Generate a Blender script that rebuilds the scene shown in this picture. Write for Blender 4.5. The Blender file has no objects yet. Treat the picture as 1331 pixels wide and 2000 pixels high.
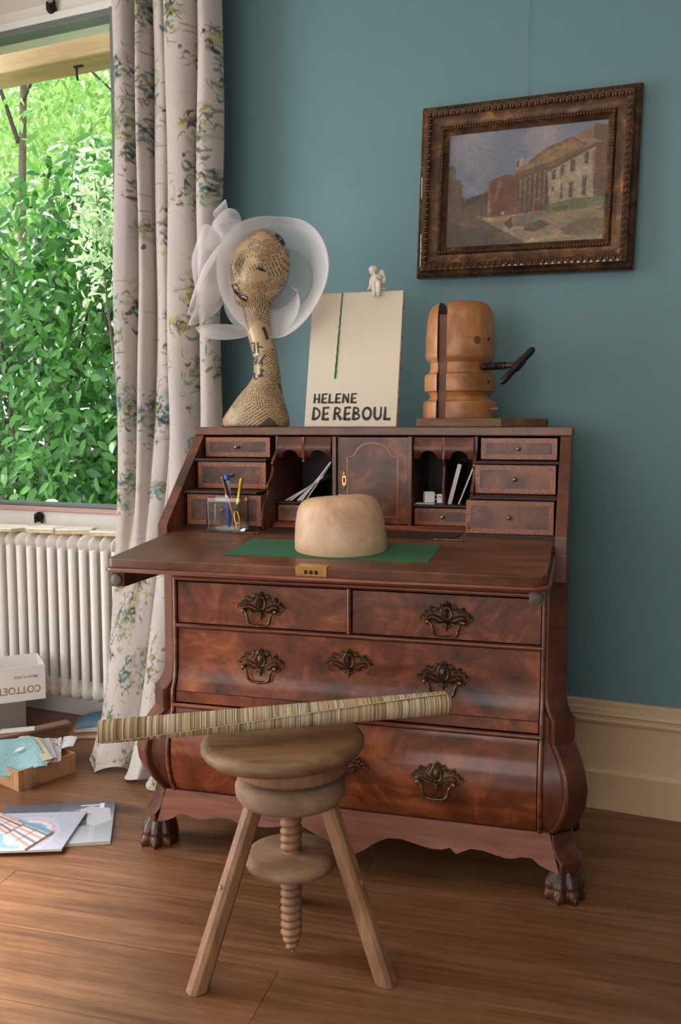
import bpy, bmesh, math, random
import numpy as np
from math import sin, cos, pi, radians, sqrt, atan2, exp
from mathutils import Vector, Matrix, Euler
from mathutils.bvhtree import BVHTree

S = bpy.context.scene
COL = S.collection
random.seed(7)
RNG = np.random.default_rng(11)

# ------------------------------------------------------------------ camera
cam_d = bpy.data.cameras.new('camera'); cam = bpy.data.objects.new('camera', cam_d); COL.objects.link(cam)
cam.location = (0, -2.57, 1.08)
cam.rotation_euler = (radians(90) - math.atan(166 / 1750), 0, radians(23.1))
cam_d.sensor_width = 36; cam_d.lens = 1750 / 2000 * 36; cam_d.clip_start = .02; cam_d.clip_end = 200
S.camera = cam
# ------------------------------------------------------------------ view
vs = S.view_settings
vs.view_transform = 'Standard'; vs.look = 'None'; vs.gamma = 1; vs.use_curve_mapping = False
vs.exposure = -0.22
# ------------------------------------------------------------------ world: bright overcast sky
W = bpy.data.worlds.new('sky'); S.world = W; W.use_nodes = True
bg = W.node_tree.nodes['Background']; bg.inputs[0].default_value = (.93, .97, 1, 1); bg.inputs[1].default_value = 3.6
def area(name, loc, rot, sx, sy, power, color, portal=False):
    d = bpy.data.lights.new(name, 'AREA'); d.shape = 'RECTANGLE'; d.size = sx; d.size_y = sy; d.energy = power; d.color = color
    o = bpy.data.objects.new(name, d); COL.objects.link(o); o.location = loc; o.rotation_euler = rot
    if portal: d.cycles.is_portal = True
    return o
# soft sun on the garden, through thin cloud
sd = bpy.data.lights.new('sun', 'SUN'); sd.energy = 17.0; sd.angle = radians(13); sd.color = (1, .95, .85)
so = bpy.data.objects.new('sun', sd); COL.objects.link(so); so.rotation_euler = Vector((.56, .0, -.85)).to_track_quat('-Z', 'Y').to_euler()
# daylight entering by the glazed door in the left wall ; rear window light widened and warmed as added fill
area('daylight_side_door', (-2.86, -1.6, 1.15), (0, radians(-90), 0), 2.1, 1.36, 44, (1, .98, .95))
area('rear_window_fill', (-.9, -5.3, 1.3), (radians(90), 0, 0), 3.2, 1.6, 19, (1, .93, .84))
# warm ceiling lamp above the camera
area('ceiling_lamp_light', (-.1, -2.0, 2.56), (0, 0, 0), .9, .3, 10, (1, .80, .58))

# ------------------------------------------------------------------ helpers
def lin(c):
    c = c / 255.0
    return c / 12.92 if c <= .04045 else ((c + .055) / 1.055) ** 2.4
def rgb(r, g, b): return (lin(r), lin(g), lin(b), 1.0)

class MB:
    def __init__(s): s.v = []; s.f = []
    def add(s, vs_, fs):
        o = len(s.v); s.v += [tuple(p) for p in vs_]; s.f += [tuple(i + o for i in f) for f in fs]; return s
    def box(s, x0, x1, y0, y1, z0, z1):
        return s.add([(x0, y0, z0), (x1, y0, z0), (x1, y1, z0), (x0, y1, z0), (x0, y0, z1), (x1, y0, z1), (x1, y1, z1), (x0, y1, z1)],
                     [(3, 2, 1, 0), (4, 5, 6, 7), (0, 1, 5, 4), (1, 2, 6, 5), (2, 3, 7, 6), (3, 0, 4, 7)])
    def loft(s, rings, caps=True, closed_v=False):
        n = len(rings[0]); vs_ = [p for r in rings for p in r]; fs = []; m = len(rings)
        for i in range(m if closed_v else m - 1):
            j = (i + 1) % m
            for k in range(n):
                l = (k + 1) % n
                fs.append((i * n + k, i * n + l, j * n + l, j * n + k))
        if caps and not closed_v:
            fs.append(tuple(range(n - 1, -1, -1))); fs.append(tuple((m - 1) * n + k for k in range(n)))
        return s.add(vs_, fs)
    def prism(s, poly, axis, a, b):
        def P(p, t):
            return {'x': (t, p[0], p[1]), 'y': (p[0], t, p[1]), 'z': (p[0], p[1], t)}[axis]
        return s.loft([[P(p, a) for p in poly], [P(p, b) for p in poly]])
    def tube(s, path, r, n=8, closed=False, flat=None):
        path = [Vector(p) for p in path]; m = len(path)
        rs = r if isinstance(r, (list, tuple)) else [r] * m
        rings = []; up = None
        for i, p in enumerate(path):
            a = path[(i - 1) % m] if (closed or i > 0) else p
            b = path[(i + 1) % m] if (closed or i < m - 1) else p
            t = (b - a)
            t = t.normalized() if t.length > 1e-9 else Vector((0, 0, 1))
            if up is None:
                up = Vector((0, 0, 1)) if abs(t.z) < .9 else Vector((1, 0, 0))
            side = t.cross(up)
            side = side.normalized() if side.length > 1e-6 else Vector((1, 0, 0))
            up = side.cross(t).normalized()
            rings.append([p + (side * cos(2 * pi * k / n) + up * sin(2 * pi * k / n)) * rs[i] for k in range(n)])
        return s.loft(rings, caps=not closed, closed_v=closed)
    def lathe(s, prof, n=32, c=(0, 0, 0), axis='z', a0=0., a1=2 * pi):
        full = abs(a1 - a0 - 2 * pi) < 1e-6
        rings = []
        for (r, z) in prof:
            ring = []
            for k in range(n):
                a = a0 + (a1 - a0) * k / (n if full else n - 1)
                p = (r * cos(a), r * sin(a), z)
                if axis == 'x': p = (p[2], p[0], p[1])
                elif axis == 'y': p = (p[0], p[2], p[1])
                ring.append((p[0] + c[0], p[1] + c[1], p[2] + c[2]))
            rings.append(ring)
        return s.loft(rings)
    def ell(s, c, r, n=12, m=8, R=None):
        if not isinstance(r, (tuple, list)): r = (r, r, r)
        rings = []
        for i in range(m + 1):
            ph = -pi / 2 + pi * i / m; ph = max(min(ph, pi / 2 - .02), -pi / 2 + .02)
            ring = []
            for k in range(n):
                a = 2 * pi * k / n
                q = Vector((r[0] * cos(ph) * cos(a), r[1] * cos(ph) * sin(a), r[2] * sin(ph)))
                if R is not None: q = R @ q
                ring.append((c[0] + q.x, c[1] + q.y, c[2] + q.z))
            rings.append(ring)
        return s.loft(rings)
    def grid(s, fn, nu, nv, cu=False, cv=False):
        vs_ = [fn(i / (nu if cu else nu - 1), j / (nv if cv else nv - 1)) for j in range(nv) for i in range(nu)]
        fs = []
        for j in range(nv if cv else nv - 1):
            for i in range(nu if cu else nu - 1):
                i2 = (i + 1) % nu; j2 = (j + 1) % nv
                fs.append((j * nu + i, j * nu + i2, j2 * nu + i2, j2 * nu + i))
        return s.add(vs_, fs)
    def mesh(s, name):
        me = bpy.data.meshes.new(name); me.from_pydata(s.v, [], s.f); me.update()
        bm = bmesh.new(); bm.from_mesh(me); bmesh.ops.recalc_face_normals(bm, faces=bm.faces); bm.to_mesh(me); bm.free()
        return me
    def build(s, name, mat, parent=None, smooth=None, bevel=0, loc=None, rot=None, seg=2, thick=0):
        return obj(name, s.mesh(name), mat, parent, smooth, bevel, loc, rot, seg, thick)

def obj(name, me, mat, parent=None, smooth=None, bevel=0, loc=None, rot=None, seg=2, thick=0):
    if mat is not None and not me.materials: me.materials.append(M[mat] if isinstance(mat, str) else mat)
    if smooth is not None:
        me.polygons.foreach_set('use_smooth', [True] * len(me.polygons)); me.set_sharp_from_angle(angle=radians(smooth))
    o = bpy.data.objects.new(name, me); COL.objects.link(o)
    if parent is not None: o.parent = parent
    if loc is not None: o.location = loc
    if rot is not None: o.rotation_euler = rot
    if thick:
        m = o.modifiers.new('thickness', 'SOLIDIFY'); m.thickness = thick; m.offset = 0
    if bevel:
        m = o.modifiers.new('bevel', 'BEVEL'); m.width = bevel; m.segments = seg; m.limit_method = 'ANGLE'; m.angle_limit = radians(40)
        me.polygons.foreach_set('use_smooth', [True] * len(me.polygons))
        if smooth is None: me.set_sharp_from_angle(angle=radians(40))
        m.harden_normals = True
    return o

def tag(o, label, cat, group=None):
    o['label'] = label; o['category'] = cat
    if group: o['group'] = group
    return o
def thing(name, label, cat, loc=(0, 0, 0), rot=(0, 0, 0), group=None):
    o = bpy.data.objects.new(name, None); COL.objects.link(o); o.empty_display_size = .05
    o.location = loc; o.rotation_euler = rot
    return tag(o, label, cat, group)
def struct(o, label=None):
    o['kind'] = 'structure'
    if label: o['label'] = label
    return o
def stuff(o): o['kind'] = 'stuff'; return o
def voxel(me_mb, size, smooth_it=3, name='blob'):
    """fuse overlapping shapes into one continuous skin"""
    me = me_mb.mesh(name); o = bpy.data.objects.new('tmp', me); COL.objects.link(o)
    r = o.modifiers.new('r', 'REMESH'); r.mode = 'VOXEL'; r.voxel_size = size
    if smooth_it:
        q = o.modifiers.new('s', 'SMOOTH'); q.factor = .5; q.iterations = smooth_it
    dg = bpy.context.evaluated_depsgraph_get(); dg.update()
    out = bpy.data.meshes.new_from_object(o.evaluated_get(dg)); out.name = name
    bpy.data.objects.remove(o)
    return out
def lerp(a, b, t): return a + (b - a) * t
def interp(tab, z):
    """piecewise smooth table lookup; tab sorted by first item ascending"""
    if z <= tab[0][0]: return tab[0][1:]
    for a, b in zip(tab, tab[1:]):
        if z <= b[0]:
            t = (z - a[0]) / (b[0] - a[0])
            return tuple(lerp(p, q, t) for p, q in zip(a[1:], b[1:]))
    return tab[-1][1:]
def catmull(pts, n, closed=True):
    pts = [Vector(p) for p in pts]; m = len(pts); out = []
    segs = m if closed else m - 1
    for i in range(segs):
        if closed: p0, p1, p2, p3 = pts[i - 1], pts[i], pts[(i + 1) % m], pts[(i + 2) % m]
        else: p0, p1, p2, p3 = pts[max(i - 1, 0)], pts[i], pts[i + 1], pts[min(i + 2, m - 1)]
        for k in range(n):
            t = k / n
            out.append(.5 * ((2 * p1) + (p2 - p0) * t + (2 * p0 - 5 * p1 + 4 * p2 - p3) * t * t + (3 * p1 - p0 - 3 * p2 + p3) * t ** 3))
    if not closed: out.append(pts[-1])
    return out
# ---- small numpy raster painter, used for printed surfaces (stored as vertex colours)
def vnoise(w, h, cells, seed):
    r = np.random.default_rng(seed); cx, cy = cells
    g = r.random((cy + 2, cx + 2)); x = np.linspace(0, cx, w, endpoint=False); y = np.linspace(0, cy, h, endpoint=False)
    xi = x.astype(int); yi = y.astype(int); fx = x - xi; fy = y - yi
    fx = fx * fx * (3 - 2 * fx); fy = fy * fy * (3 - 2 * fy)
    a = g[np.ix_(yi, xi)]; b = g[np.ix_(yi, xi + 1)]; c = g[np.ix_(yi + 1, xi)]; d = g[np.ix_(yi + 1, xi + 1)]
    fx = fx[None, :]; fy = fy[:, None]
    return (a * (1 - fx) + b * fx) * (1 - fy) + (c * (1 - fx) + d * fx) * fy
class Raster:
    def __init__(s, w, h, col):
        s.w, s.h = w, h; s.a = np.zeros((h, w, 3)); s.a[:] = np.array(col)
        s.X, s.Y = np.meshgrid((np.arange(w) + .5) / w, (np.arange(h) + .5) / h)
    def poly(s, pts, col, alpha=1., tex=None):
        inside = np.zeros((s.h, s.w), bool); n = len(pts)
        for i in range(n):
            x0, y0 = pts[i]; x1, y1 = pts[(i + 1) % n]
            if y0 == y1: continue
            c = ((y0 > s.Y) != (y1 > s.Y)) & (s.X < (x1 - x0) * (s.Y - y0) / (y1 - y0) + x0)
            inside ^= c
        colr = np.array(col, float)
        if tex is not None: colr = colr[None, None, :] * tex[:, :, None]; colr = colr[inside]
        s.a[inside] = s.a[inside] * (1 - alpha) + colr * alpha
    def stroke(s, x0, y0, x1, y1, r, col, alpha=1., bend=0., aspect=1.):
        """tapered brush stroke; r in width units, aspect = height/width of the real sheet"""
        pts = max(3, int(8)); mx = max(abs(bend), 0)
        lo_x = min(x0, x1) - r - mx; hi_x = max(x0, x1) + r + mx; lo_y = min(y0, y1) - (r + mx) / aspect; hi_y = max(y0, y1) + (r + mx) / aspect
        i0, i1 = max(int(lo_x * s.w), 0), min(int(hi_x * s.w) + 2, s.w); j0, j1 = max(int(lo_y * s.h), 0), min(int(hi_y * s.h) + 2, s.h)
        if i0 >= i1 or j0 >= j1: return
        X = s.X[j0:j1, i0:i1]; Y = s.Y[j0:j1, i0:i1] * aspect
        ya, yb = y0 * aspect, y1 * aspect; dx, dy = x1 - x0, yb - ya; L2 = dx * dx + dy * dy + 1e-12; L = sqrt(L2)
        t = ((X - x0) * dx + (Y - ya) * dy) / L2; d = ((X - x0) * dy - (Y - ya) * dx) / L - bend * (1 - (2 * t - 1) ** 2)
        ww = r * np.sqrt(np.clip(1 - (2 * t - 1) ** 2, 0, 1)) ** .7
        m = np.clip((ww - np.abs(d)) * s.w + .5, 0, 1) * ((t > 0) & (t < 1)) * alpha
        s.a[j0:j1, i0:i1] = s.a[j0:j1, i0:i1] * (1 - m[..., None]) + np.array(col)[None, None] * m[..., None]
def c3(r, g, b): return (lin(r), lin(g), lin(b))
def sheet(name, fn, ras, mat, parent=None, smooth=None, thick=0):
    """grid mesh, one vertex per raster cell; fn(U, V arrays) -> X, Y, Z arrays; colours stored in attribute Col"""
    w, h = ras.w, ras.h
    U, V = np.meshgrid(np.linspace(0, 1, w), np.linspace(0, 1, h))
    X, Y, Z = fn(U, V); co = np.stack([X, Y, Z], -1).reshape(-1, 3)
    i = np.arange(w * h).reshape(h, w)
    q = np.stack([i[:-1, :-1], i[1:, :-1], i[1:, 1:], i[:-1, 1:]], -1).reshape(-1, 4)
    me = bpy.data.meshes.new(name); me.vertices.add(w * h); me.vertices.foreach_set('co', co.ravel().astype(np.float32))
    nf = len(q); me.loops.add(nf * 4); me.loops.foreach_set('vertex_index', q.ravel().astype(np.int32))
    me.polygons.add(nf); me.polygons.foreach_set('loop_start', np.arange(0, nf * 4, 4, dtype=np.int32))
    me.update(calc_edges=True)
    at = me.color_attributes.new('Col', 'FLOAT_COLOR', 'POINT')
    at.data.foreach_set('color', np.concatenate([ras.a.reshape(-1, 3), np.ones((w * h, 1))], 1).ravel().astype(np.float32))
    return obj(name, me, mat, parent, smooth, thick=thick)
# ------------------------------------------------------------------ materials
M = {}
class NT:
    def __init__(s, name):
        s.m = bpy.data.materials.new(name); s.m.use_nodes = True; s.t = s.m.node_tree; s.n = s.t.nodes; s.l = s.t.links
        s.b = s.n['Principled BSDF']; s.out = s.n['Material Output']; M[name] = s.m
    def node(s, ty, **kw):
        n = s.n.new(ty)
        for k, v in kw.items(): setattr(n, k, v)
        return n
    def link(s, a, b): s.l.new(a, b)
    def set(s, **kw):
        for k, v in kw.items(): s.b.inputs[k.replace('_', ' ')].default_value = v
        return s
    def coord(s, scale=(1, 1, 1), rnd=False, out='Object', rot=(0, 0, 0)):
        tc = s.node('ShaderNodeTexCoord'); mp = s.node('ShaderNodeMapping'); mp.inputs['Scale'].default_value = scale; mp.inputs['Rotation'].default_value = rot
        v = tc.outputs[out]
        if rnd:
            oi = s.node('ShaderNodeObjectInfo'); mu = s.node('ShaderNodeMath', operation='MULTIPLY'); mu.inputs[1].default_value = 37.
            s.link(oi.outputs['Random'], mu.inputs[0]); ad = s.node('ShaderNodeVectorMath', operation='ADD')
            s.link(v, ad.inputs[0]); s.link(mu.outputs[0], ad.inputs[1]); v = ad.outputs[0]
        s.link(v, mp.inputs[0]); return mp.outputs[0]
    def noise(s, vec, scale=5, detail=4, rough=.55, dist=0):
        n = s.node('ShaderNodeTexNoise'); n.inputs['Scale'].default_value = scale; n.inputs['Detail'].default_value = detail
        n.inputs['Roughness'].default_value = rough; n.inputs['Distortion'].default_value = dist
        if vec is not None: s.link(vec, n.inputs['Vector'])
        return n.outputs['Fac']
    def ramp(s, fac, stops):
        r = s.node('ShaderNodeValToRGB'); e = r.color_ramp.elements
        while len(e) < len(stops): e.new(.5)
        for k, (p, c) in enumerate(stops): e[k].position = p; e[k].color = c
        s.link(fac, r.inputs[0]); return r.outputs[0]
    def mix(s, a, b, fac, mode='MIX'):
        m = s.node('ShaderNodeMix', data_type='RGBA', blend_type=mode)
        for v, i in ((fac, 0), (a, 6), (b, 7)):
            if hasattr(v, 'is_linked'): s.link(v, m.inputs[i])
            else: m.inputs[i].default_value = v
        return m.outputs[2]
    def math(s, op, a, b=None, c=None):
        m = s.node('ShaderNodeMath', operation=op)
        for i, v in enumerate((a, b, c)):
            if v is None: continue
            if hasattr(v, 'is_linked'): s.link(v, m.inputs[i])
            else: m.inputs[i].default_value = v
        return m.outputs[0]
    def col(s, v): s.link(v, s.b.inputs['Base Color']); return s
    def bump(s, h, strength=.2, dist=.002):
        b = s.node('ShaderNodeBump'); b.inputs['Strength'].default_value = strength; b.inputs['Distance'].default_value = dist
        s.link(h, b.inputs['Height']); s.link(b.outputs[0], s.b.inputs['Normal']); return s

def plain(name, c, rough=.5, metal=0., var=.12, scale=30, bump=0., **kw):
    t = NT(name); v = t.coord(); n = t.noise(v, scale, 5)
    d = tuple(x * (1 - var) for x in c[:3]) + (1,); l = tuple(min(x * (1 + var), 1) for x in c[:3]) + (1,)
    t.col(t.ramp(n, [(.3, d), (.7, l)])); t.set(Roughness=rough, Metallic=metal, **kw)
    if bump: t.bump(n, bump)
    return t
def wood(name, dark, mid, light, axis='x', g=6., stretch=14., burl=.0, rough=.35, coat=0., rnd=True, bump=.08, knots=False, wear=None):
    """straight grain along axis, optional burl figure"""
    t = NT(name); sc = [1., 1., 1.]; sc['xyz'.index(axis)] = 1. / stretch
    v = t.coord(tuple(sc), rnd); vb = t.coord((1, 1, 1), rnd)
    fine = t.noise(v, g * 14, 6, .65, .4); broad = t.noise(v, g * 2.2, 4, .55, 1.2)
    f = t.math('MULTIPLY_ADD', fine, .45, t.math('MULTIPLY', broad, .55))
    if burl:
        bn = t.noise(vb, 5.5, 6, .62, 2.2)
        f = t.math('ADD', t.math('MULTIPLY', f, 1 - burl), t.math('MULTIPLY', bn, burl))
    c = t.ramp(f, [(.34, dark), (.5, mid), (.66, light)])
    if knots:
        vo = t.node('ShaderNodeTexVoronoi'); vo.inputs['Scale'].default_value = 1.9
        vk = t.coord((.55, 1.3, 1), rnd); t.link(vk, vo.inputs['Vector'])
        k = t.ramp(vo.outputs['Distance'], [(.0, (0, 0, 0, 1)), (.05, (.1, .1, .1, 1)), (.11, (1, 1, 1, 1))])
        c = t.mix(tuple(x * .35 for x in dark[:3]) + (1,), c, k)
        wv = t.node('ShaderNodeTexWave'); wv.bands_direction = 'Y'; wv.inputs['Scale'].default_value = 13; wv.inputs['Distortion'].default_value = 9; wv.inputs['Detail'].default_value = 2.5; wv.inputs['Detail Scale'].default_value = .7
        t.link(t.coord((.12, 1, 1), rnd), wv.inputs['Vector'])
        c = t.mix(c, tuple(x * .55 for x in dark[:3]) + (1,), t.math('MULTIPLY', t.ramp(wv.outputs['Fac'], [(.0, (1, 1, 1, 1)), (.16, (.2, .2, .2, 1)), (.3, (0, 0, 0, 1))]), .22))
    if wear:
        wn = t.noise(vb, 9, 6, .7, .5); c = t.mix(c, wear, t.math('MULTIPLY', t.ramp(wn, [(.5, (0, 0, 0, 1)), (.72, (1, 1, 1, 1))]), .75))
    t.col(c); t.set(Roughness=rough, Coat_Weight=coat, Coat_Roughness=.25)
    rr = t.math('MULTIPLY_ADD', fine, .25, rough - .12); t.link(rr, t.b.inputs['Roughness'])
    t.bump(fine, bump, .0015); return t

# walls and shell
def paint(name, c, rough=.6):
    t = NT(name); v = t.coord(); n = t.noise(v, 3, 4); f = t.noise(v, 180, 2)
    t.col(t.ramp(n, [(.3, tuple(x * .96 for x in c[:3]) + (1,)), (.7, c)])); t.set(Roughness=rough); t.bump(f, .03, .001); return t
paint('wall_blue', rgb(98, 132, 139), .5)
paint('wall_white', rgb(232, 226, 218), .6)
paint('baseboard_cream', rgb(210, 178, 142), .45)
paint('ceiling_white', rgb(236, 230, 222), .8)
paint('window_white', rgb(240, 234, 228), .35)
paint('window_grey', rgb(112, 120, 118), .4)
paint('window_pink', rgb(196, 150, 140), .4)
wood('lintel_wood', rgb(150, 118, 70), rgb(172, 142, 94), rgb(188, 160, 114), 'x', 5, 10, rough=.6)
wood('plank', rgb(88, 56, 36), rgb(126, 84, 57), rgb(154, 110, 78), 'x', 5, 12, .12, .34, 0, True, .05, knots=True)
plain('gap_dark', rgb(30, 18, 12), .8)
# bureau
wood('walnut', rgb(42, 18, 9), rgb(118, 57, 30), rgb(180, 102, 58), 'x', 4, 4, .62, .32, .12)
wood('walnut_dark', rgb(40, 18, 11), rgb(88, 43, 25), rgb(132, 72, 43), 'z', 4, 6, .5, .38, .08)
wood('walnut_fall', rgb(54, 28, 17), rgb(98, 55, 34), rgb(138, 84, 54), 'x', 4, 6, .45, .36, .08)
wood('burl', rgb(40, 19, 11), rgb(92, 49, 28), rgb(146, 86, 52), 'x', 6, 2, .75, .38, .1)
wood('bead', rgb(64, 28, 15), rgb(112, 55, 32), rgb(152, 84, 52), 'x', 6, 10, 0, .3, .3)
wood('apron_wood', rgb(96, 54, 40), rgb(134, 80, 62), rgb(160, 104, 84), 'x', 5, 10, .1, .55, 0)
wood('carcass_dark', rgb(22, 11, 8), rgb(42, 22, 15), rgb(58, 32, 22), 'x', 5, 8, .1, .55, 0)
wood('paw_wood', rgb(30, 16, 11), rgb(62, 34, 22), rgb(120, 66, 38), 'z', 8, 5, .2, .42, .1, wear=rgb(138, 78, 46))
t = NT('crossband'); v = t.coord((1, 1, 1)); n1 = t.noise(t.coord((420, 300, 300)), 1, 2, .5, .3); n2 = t.noise(v, 25, 3)
t.col(t.mix(t.ramp(n1, [(.35, rgb(98, 46, 18)), (.5, rgb(148, 78, 34)), (.65, rgb(186, 110, 56))]), rgb(96, 44, 24), t.math('MULTIPLY', n2, .4))); t.set(Roughness=.38, Coat_Weight=.1)
plain('brass', rgb(190, 150, 84), .3, 1., .2, 60)
plain('old_brass', rgb(104, 84, 58), .36, .85, .5, 90, .3)
plain('knob_brass', rgb(160, 132, 90), .3, .9, .2, 90)
plain('black_hole', rgb(12, 9, 8), .8)
plain('baize', rgb(40, 92, 62), .9, 0, .12, 300, .2)
plain('loper_end', rgb(96, 86, 78), .5, 0, .15)
# stool and blocks
wood('stool_top', rgb(84, 58, 38), rgb(128, 94, 64), rgb(156, 120, 84), 'x', 5, 9, .25, .5, .05, wear=rgb(100, 72, 50))
wood('stool_wood', rgb(112, 76, 52), rgb(156, 112, 80), rgb(184, 144, 108), 'z', 5, 9, .15, .6, wear=rgb(124, 92, 76))
wood('stool_grey', rgb(104, 76, 58), rgb(152, 118, 92), rgb(178, 144, 116), 'x', 5, 7, .3, .65, wear=rgb(112, 92, 80))
t = wood('hat_block_wood', rgb(178, 130, 96), rgb(206, 166, 132), rgb(220, 188, 158), 'z', 4, 3, .7, .45, .1, wear=rgb(176, 118, 86))
wood('former_wood', rgb(126, 74, 36), rgb(172, 112, 62), rgb(200, 142, 88), 'z', 5, 4, .5, .38, .15, wear=rgb(104, 64, 40))
wood('former_slot', rgb(84, 50, 28), rgb(112, 68, 40), rgb(130, 82, 50), 'z', 5, 8, .2, .5)
wood('former_base', rgb(70, 44, 30), rgb(104, 70, 48), rgb(150, 112, 84), 'x', 5, 8, .2, .6)
plain('iron', rgb(58, 48, 44), .42, .7, .3, 60, .2)
# mannequin: pasted newsprint
t = NT('newsprint'); v = t.coord()
vor = t.node('ShaderNodeTexVoronoi'); vor.inputs['Scale'].default_value = 17; t.link(v, vor.inputs['Vector'])
sep = t.node('ShaderNodeSeparateColor'); t.link(vor.outputs['Color'], sep.inputs[0])
vr = t.node('ShaderNodeVectorRotate'); vr.rotation_type = 'Y_AXIS'; t.link(v, vr.inputs['Vector']); t.link(t.math('MULTIPLY', t.math('ROUND', t.math('MULTIPLY', sep.outputs[0], 4.)), .62), vr.inputs['Angle'])
sx = t.node('ShaderNodeSeparateXYZ'); t.link(vr.outputs[0], sx.inputs[0])
per = t.math('MULTIPLY_ADD', sep.outputs[1], 110., 120.)
line = t.math('GREATER_THAN', t.math('FRACT', t.math('MULTIPLY', sx.outputs['Z'], per)), .5)
mp = t.node('ShaderNodeMapping'); mp.inputs['Scale'].default_value = (330, 120, 150); t.link(vr.outputs[0], mp.inputs[0])
ch = t.math('GREATER_THAN', t.noise(mp.outputs[0], 1, 2, .6), .45)
patch = t.math('GREATER_THAN', sep.outputs[2], .1)
gap = t.math('GREATER_THAN', t.noise(mp.outputs[0], .06, 1), .36)
ink = t.math('MULTIPLY', t.math('MULTIPLY', line, ch), t.math('MULTIPLY', patch, gap))
solid = t.math('GREATER_THAN', sep.outputs[1], .965)
base = t.ramp(t.noise(v, 14, 5), [(.3, rgb(164, 132, 92)), (.7, rgb(196, 168, 126))])
base = t.mix(base, rgb(188, 160, 122), t.math('MULTIPLY', sep.outputs[0], .5))
t.col(t.mix(t.mix(base, rgb(52, 42, 34), t.math('MULTIPLY', ink, .85)), rgb(60, 52, 44), t.math('MULTIPLY', solid, .8))); t.set(Roughness=.38, Coat_Weight=.25, Coat_Roughness=.3)
plain('ink', rgb(34, 30, 28), .5)
plain('paper_cream', rgb(214, 196, 162), .6)
# sheer organza
t = NT('organza'); tr = t.node('ShaderNodeBsdfTransparent'); df = t.node('ShaderNodeBsdfDiffuse'); tl = t.node('ShaderNodeBsdfTranslucent')
df.inputs[0].default_value = rgb(232, 226, 226); tl.inputs[0].default_value = rgb(232, 226, 226)
a = t.node('ShaderNodeMixShader'); a.inputs[0].default_value = .4; t.link(df.outputs[0], a.inputs[1]); t.link(tl.outputs[0], a.inputs[2])
b = t.node('ShaderNodeMixShader'); lw = t.node('ShaderNodeLayerWeight'); lw.inputs[0].default_value = .35
t.link(t.math('MULTIPLY_ADD', lw.outputs['Facing'], .3, .45), b.inputs[0]); t.link(tr.outputs[0], b.inputs[1]); t.link(a.outputs[0], b.inputs[2]); t.link(b.outputs[0], t.out.inputs[0])
plain('organza_edge', rgb(236, 230, 230), .6, 0, .03)
# papers etc
plain('canvas_paint', rgb(214, 200, 180), .6, 0, .03, 6, .0)
plain('green_paint', rgb(20, 112, 56), .45, 0, .2, 80, .3)
plain('letter_brown', rgb(46, 36, 32), .5)
plain('plaster_cream', rgb(232, 220, 200), .5, 0, .1, 60)
plain('white_plastic', rgb(236, 232, 226), .35, 0, .03)
plain('pen_blue', rgb(24, 70, 170), .35); plain('pen_pale', rgb(190, 205, 215), .35); plain('copper', rgb(196, 128, 92), .25, .9, .1)
plain('gold', rgb(206, 160, 72), .25, 1., .1); plain('envelope_white', rgb(224, 216, 214), .7, 0, .05); plain('envelope_kraft', rgb(188, 160, 134), .7, 0, .1)
plain('booklet_dark', rgb(44, 42, 44), .45); plain('card_white', rgb(236, 232, 228), .6, 0, .03)
t = plain('carton_white', rgb(226, 220, 214), .6, 0, .03, 8)
plain('print_gold', rgb(160, 118, 66), .5); plain('print_grey', rgb(150, 146, 144), .5)
plain('cardboard', rgb(176, 130, 88), .8, 0, .1, 20)
plain('stone_white', rgb(240, 232, 214), .7, 0, .05, 25, .3)
plain('stone_edge', rgb(204, 186, 146), .8, 0, .2, 60, .5)
plain('radiator_white', rgb(236, 230, 224), .3, 0, .02)
plain('book_blue', rgb(112, 150, 176), .6); plain('book_orange', rgb(190, 120, 84), .6); plain('page_edge', rgb(226, 216, 200), .8)
plain('dark_metal', rgb(44, 42, 44), .35, .8, .3, 200, .3)
wood('board_wood', rgb(120, 92, 78), rgb(150, 118, 100), rgb(172, 140, 122), 'x', 6, 10, 0, .6)
plain('steel_wire', rgb(150, 165, 170), .4, .6)
for nm, rough in (('print_matte', .85), ('print_gloss', .35), ('curtain_cloth', .9), ('oil_paint', .42)):
    t = NT(nm); at = t.node('ShaderNodeAttribute'); at.attribute_name = 'Col'; t.col(at.outputs['Color']); t.set(Roughness=rough)
    if nm == 'oil_paint': t.bump(t.noise(t.coord(), 90, 4), .15, .002)
    if nm == 'curtain_cloth':
        tl = t.node('ShaderNodeBsdfTranslucent'); t.link(at.outputs['Color'], tl.inputs[0]); mx = t.node('ShaderNodeMixShader'); mx.inputs[0].default_value = .18
        t.link(t.b.outputs[0], mx.inputs[1]); t.link(tl.outputs[0], mx.inputs[2]); t.link(mx.outputs[0], t.out.inputs[0]); t.bump(t.noise(t.coord(), 700, 2), .08, .001)
# gilded frame
t = NT('gilt'); v = t.coord(); n1 = t.noise(v, 16, 7, .7, .6); n2 = t.noise(v, 45, 5, .6)
t.col(t.mix(t.ramp(n1, [(.38, rgb(48, 30, 19)), (.55, rgb(96, 62, 34)), (.72, rgb(168, 118, 60))]), rgb(48, 32, 22), t.math('MULTIPLY', t.ramp(n2, [(.45, (0, 0, 0, 1)), (.7, (1, 1, 1, 1))]), .6)))
t.set(Roughness=.45, Metallic=.35); t.bump(n2, .25, .002)
plain('gilt_dark', rgb(84, 56, 34), .5, .3, .5, 70, .3); plain('gesso', rgb(206, 196, 190), .7, 0, .2, 60)
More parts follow.
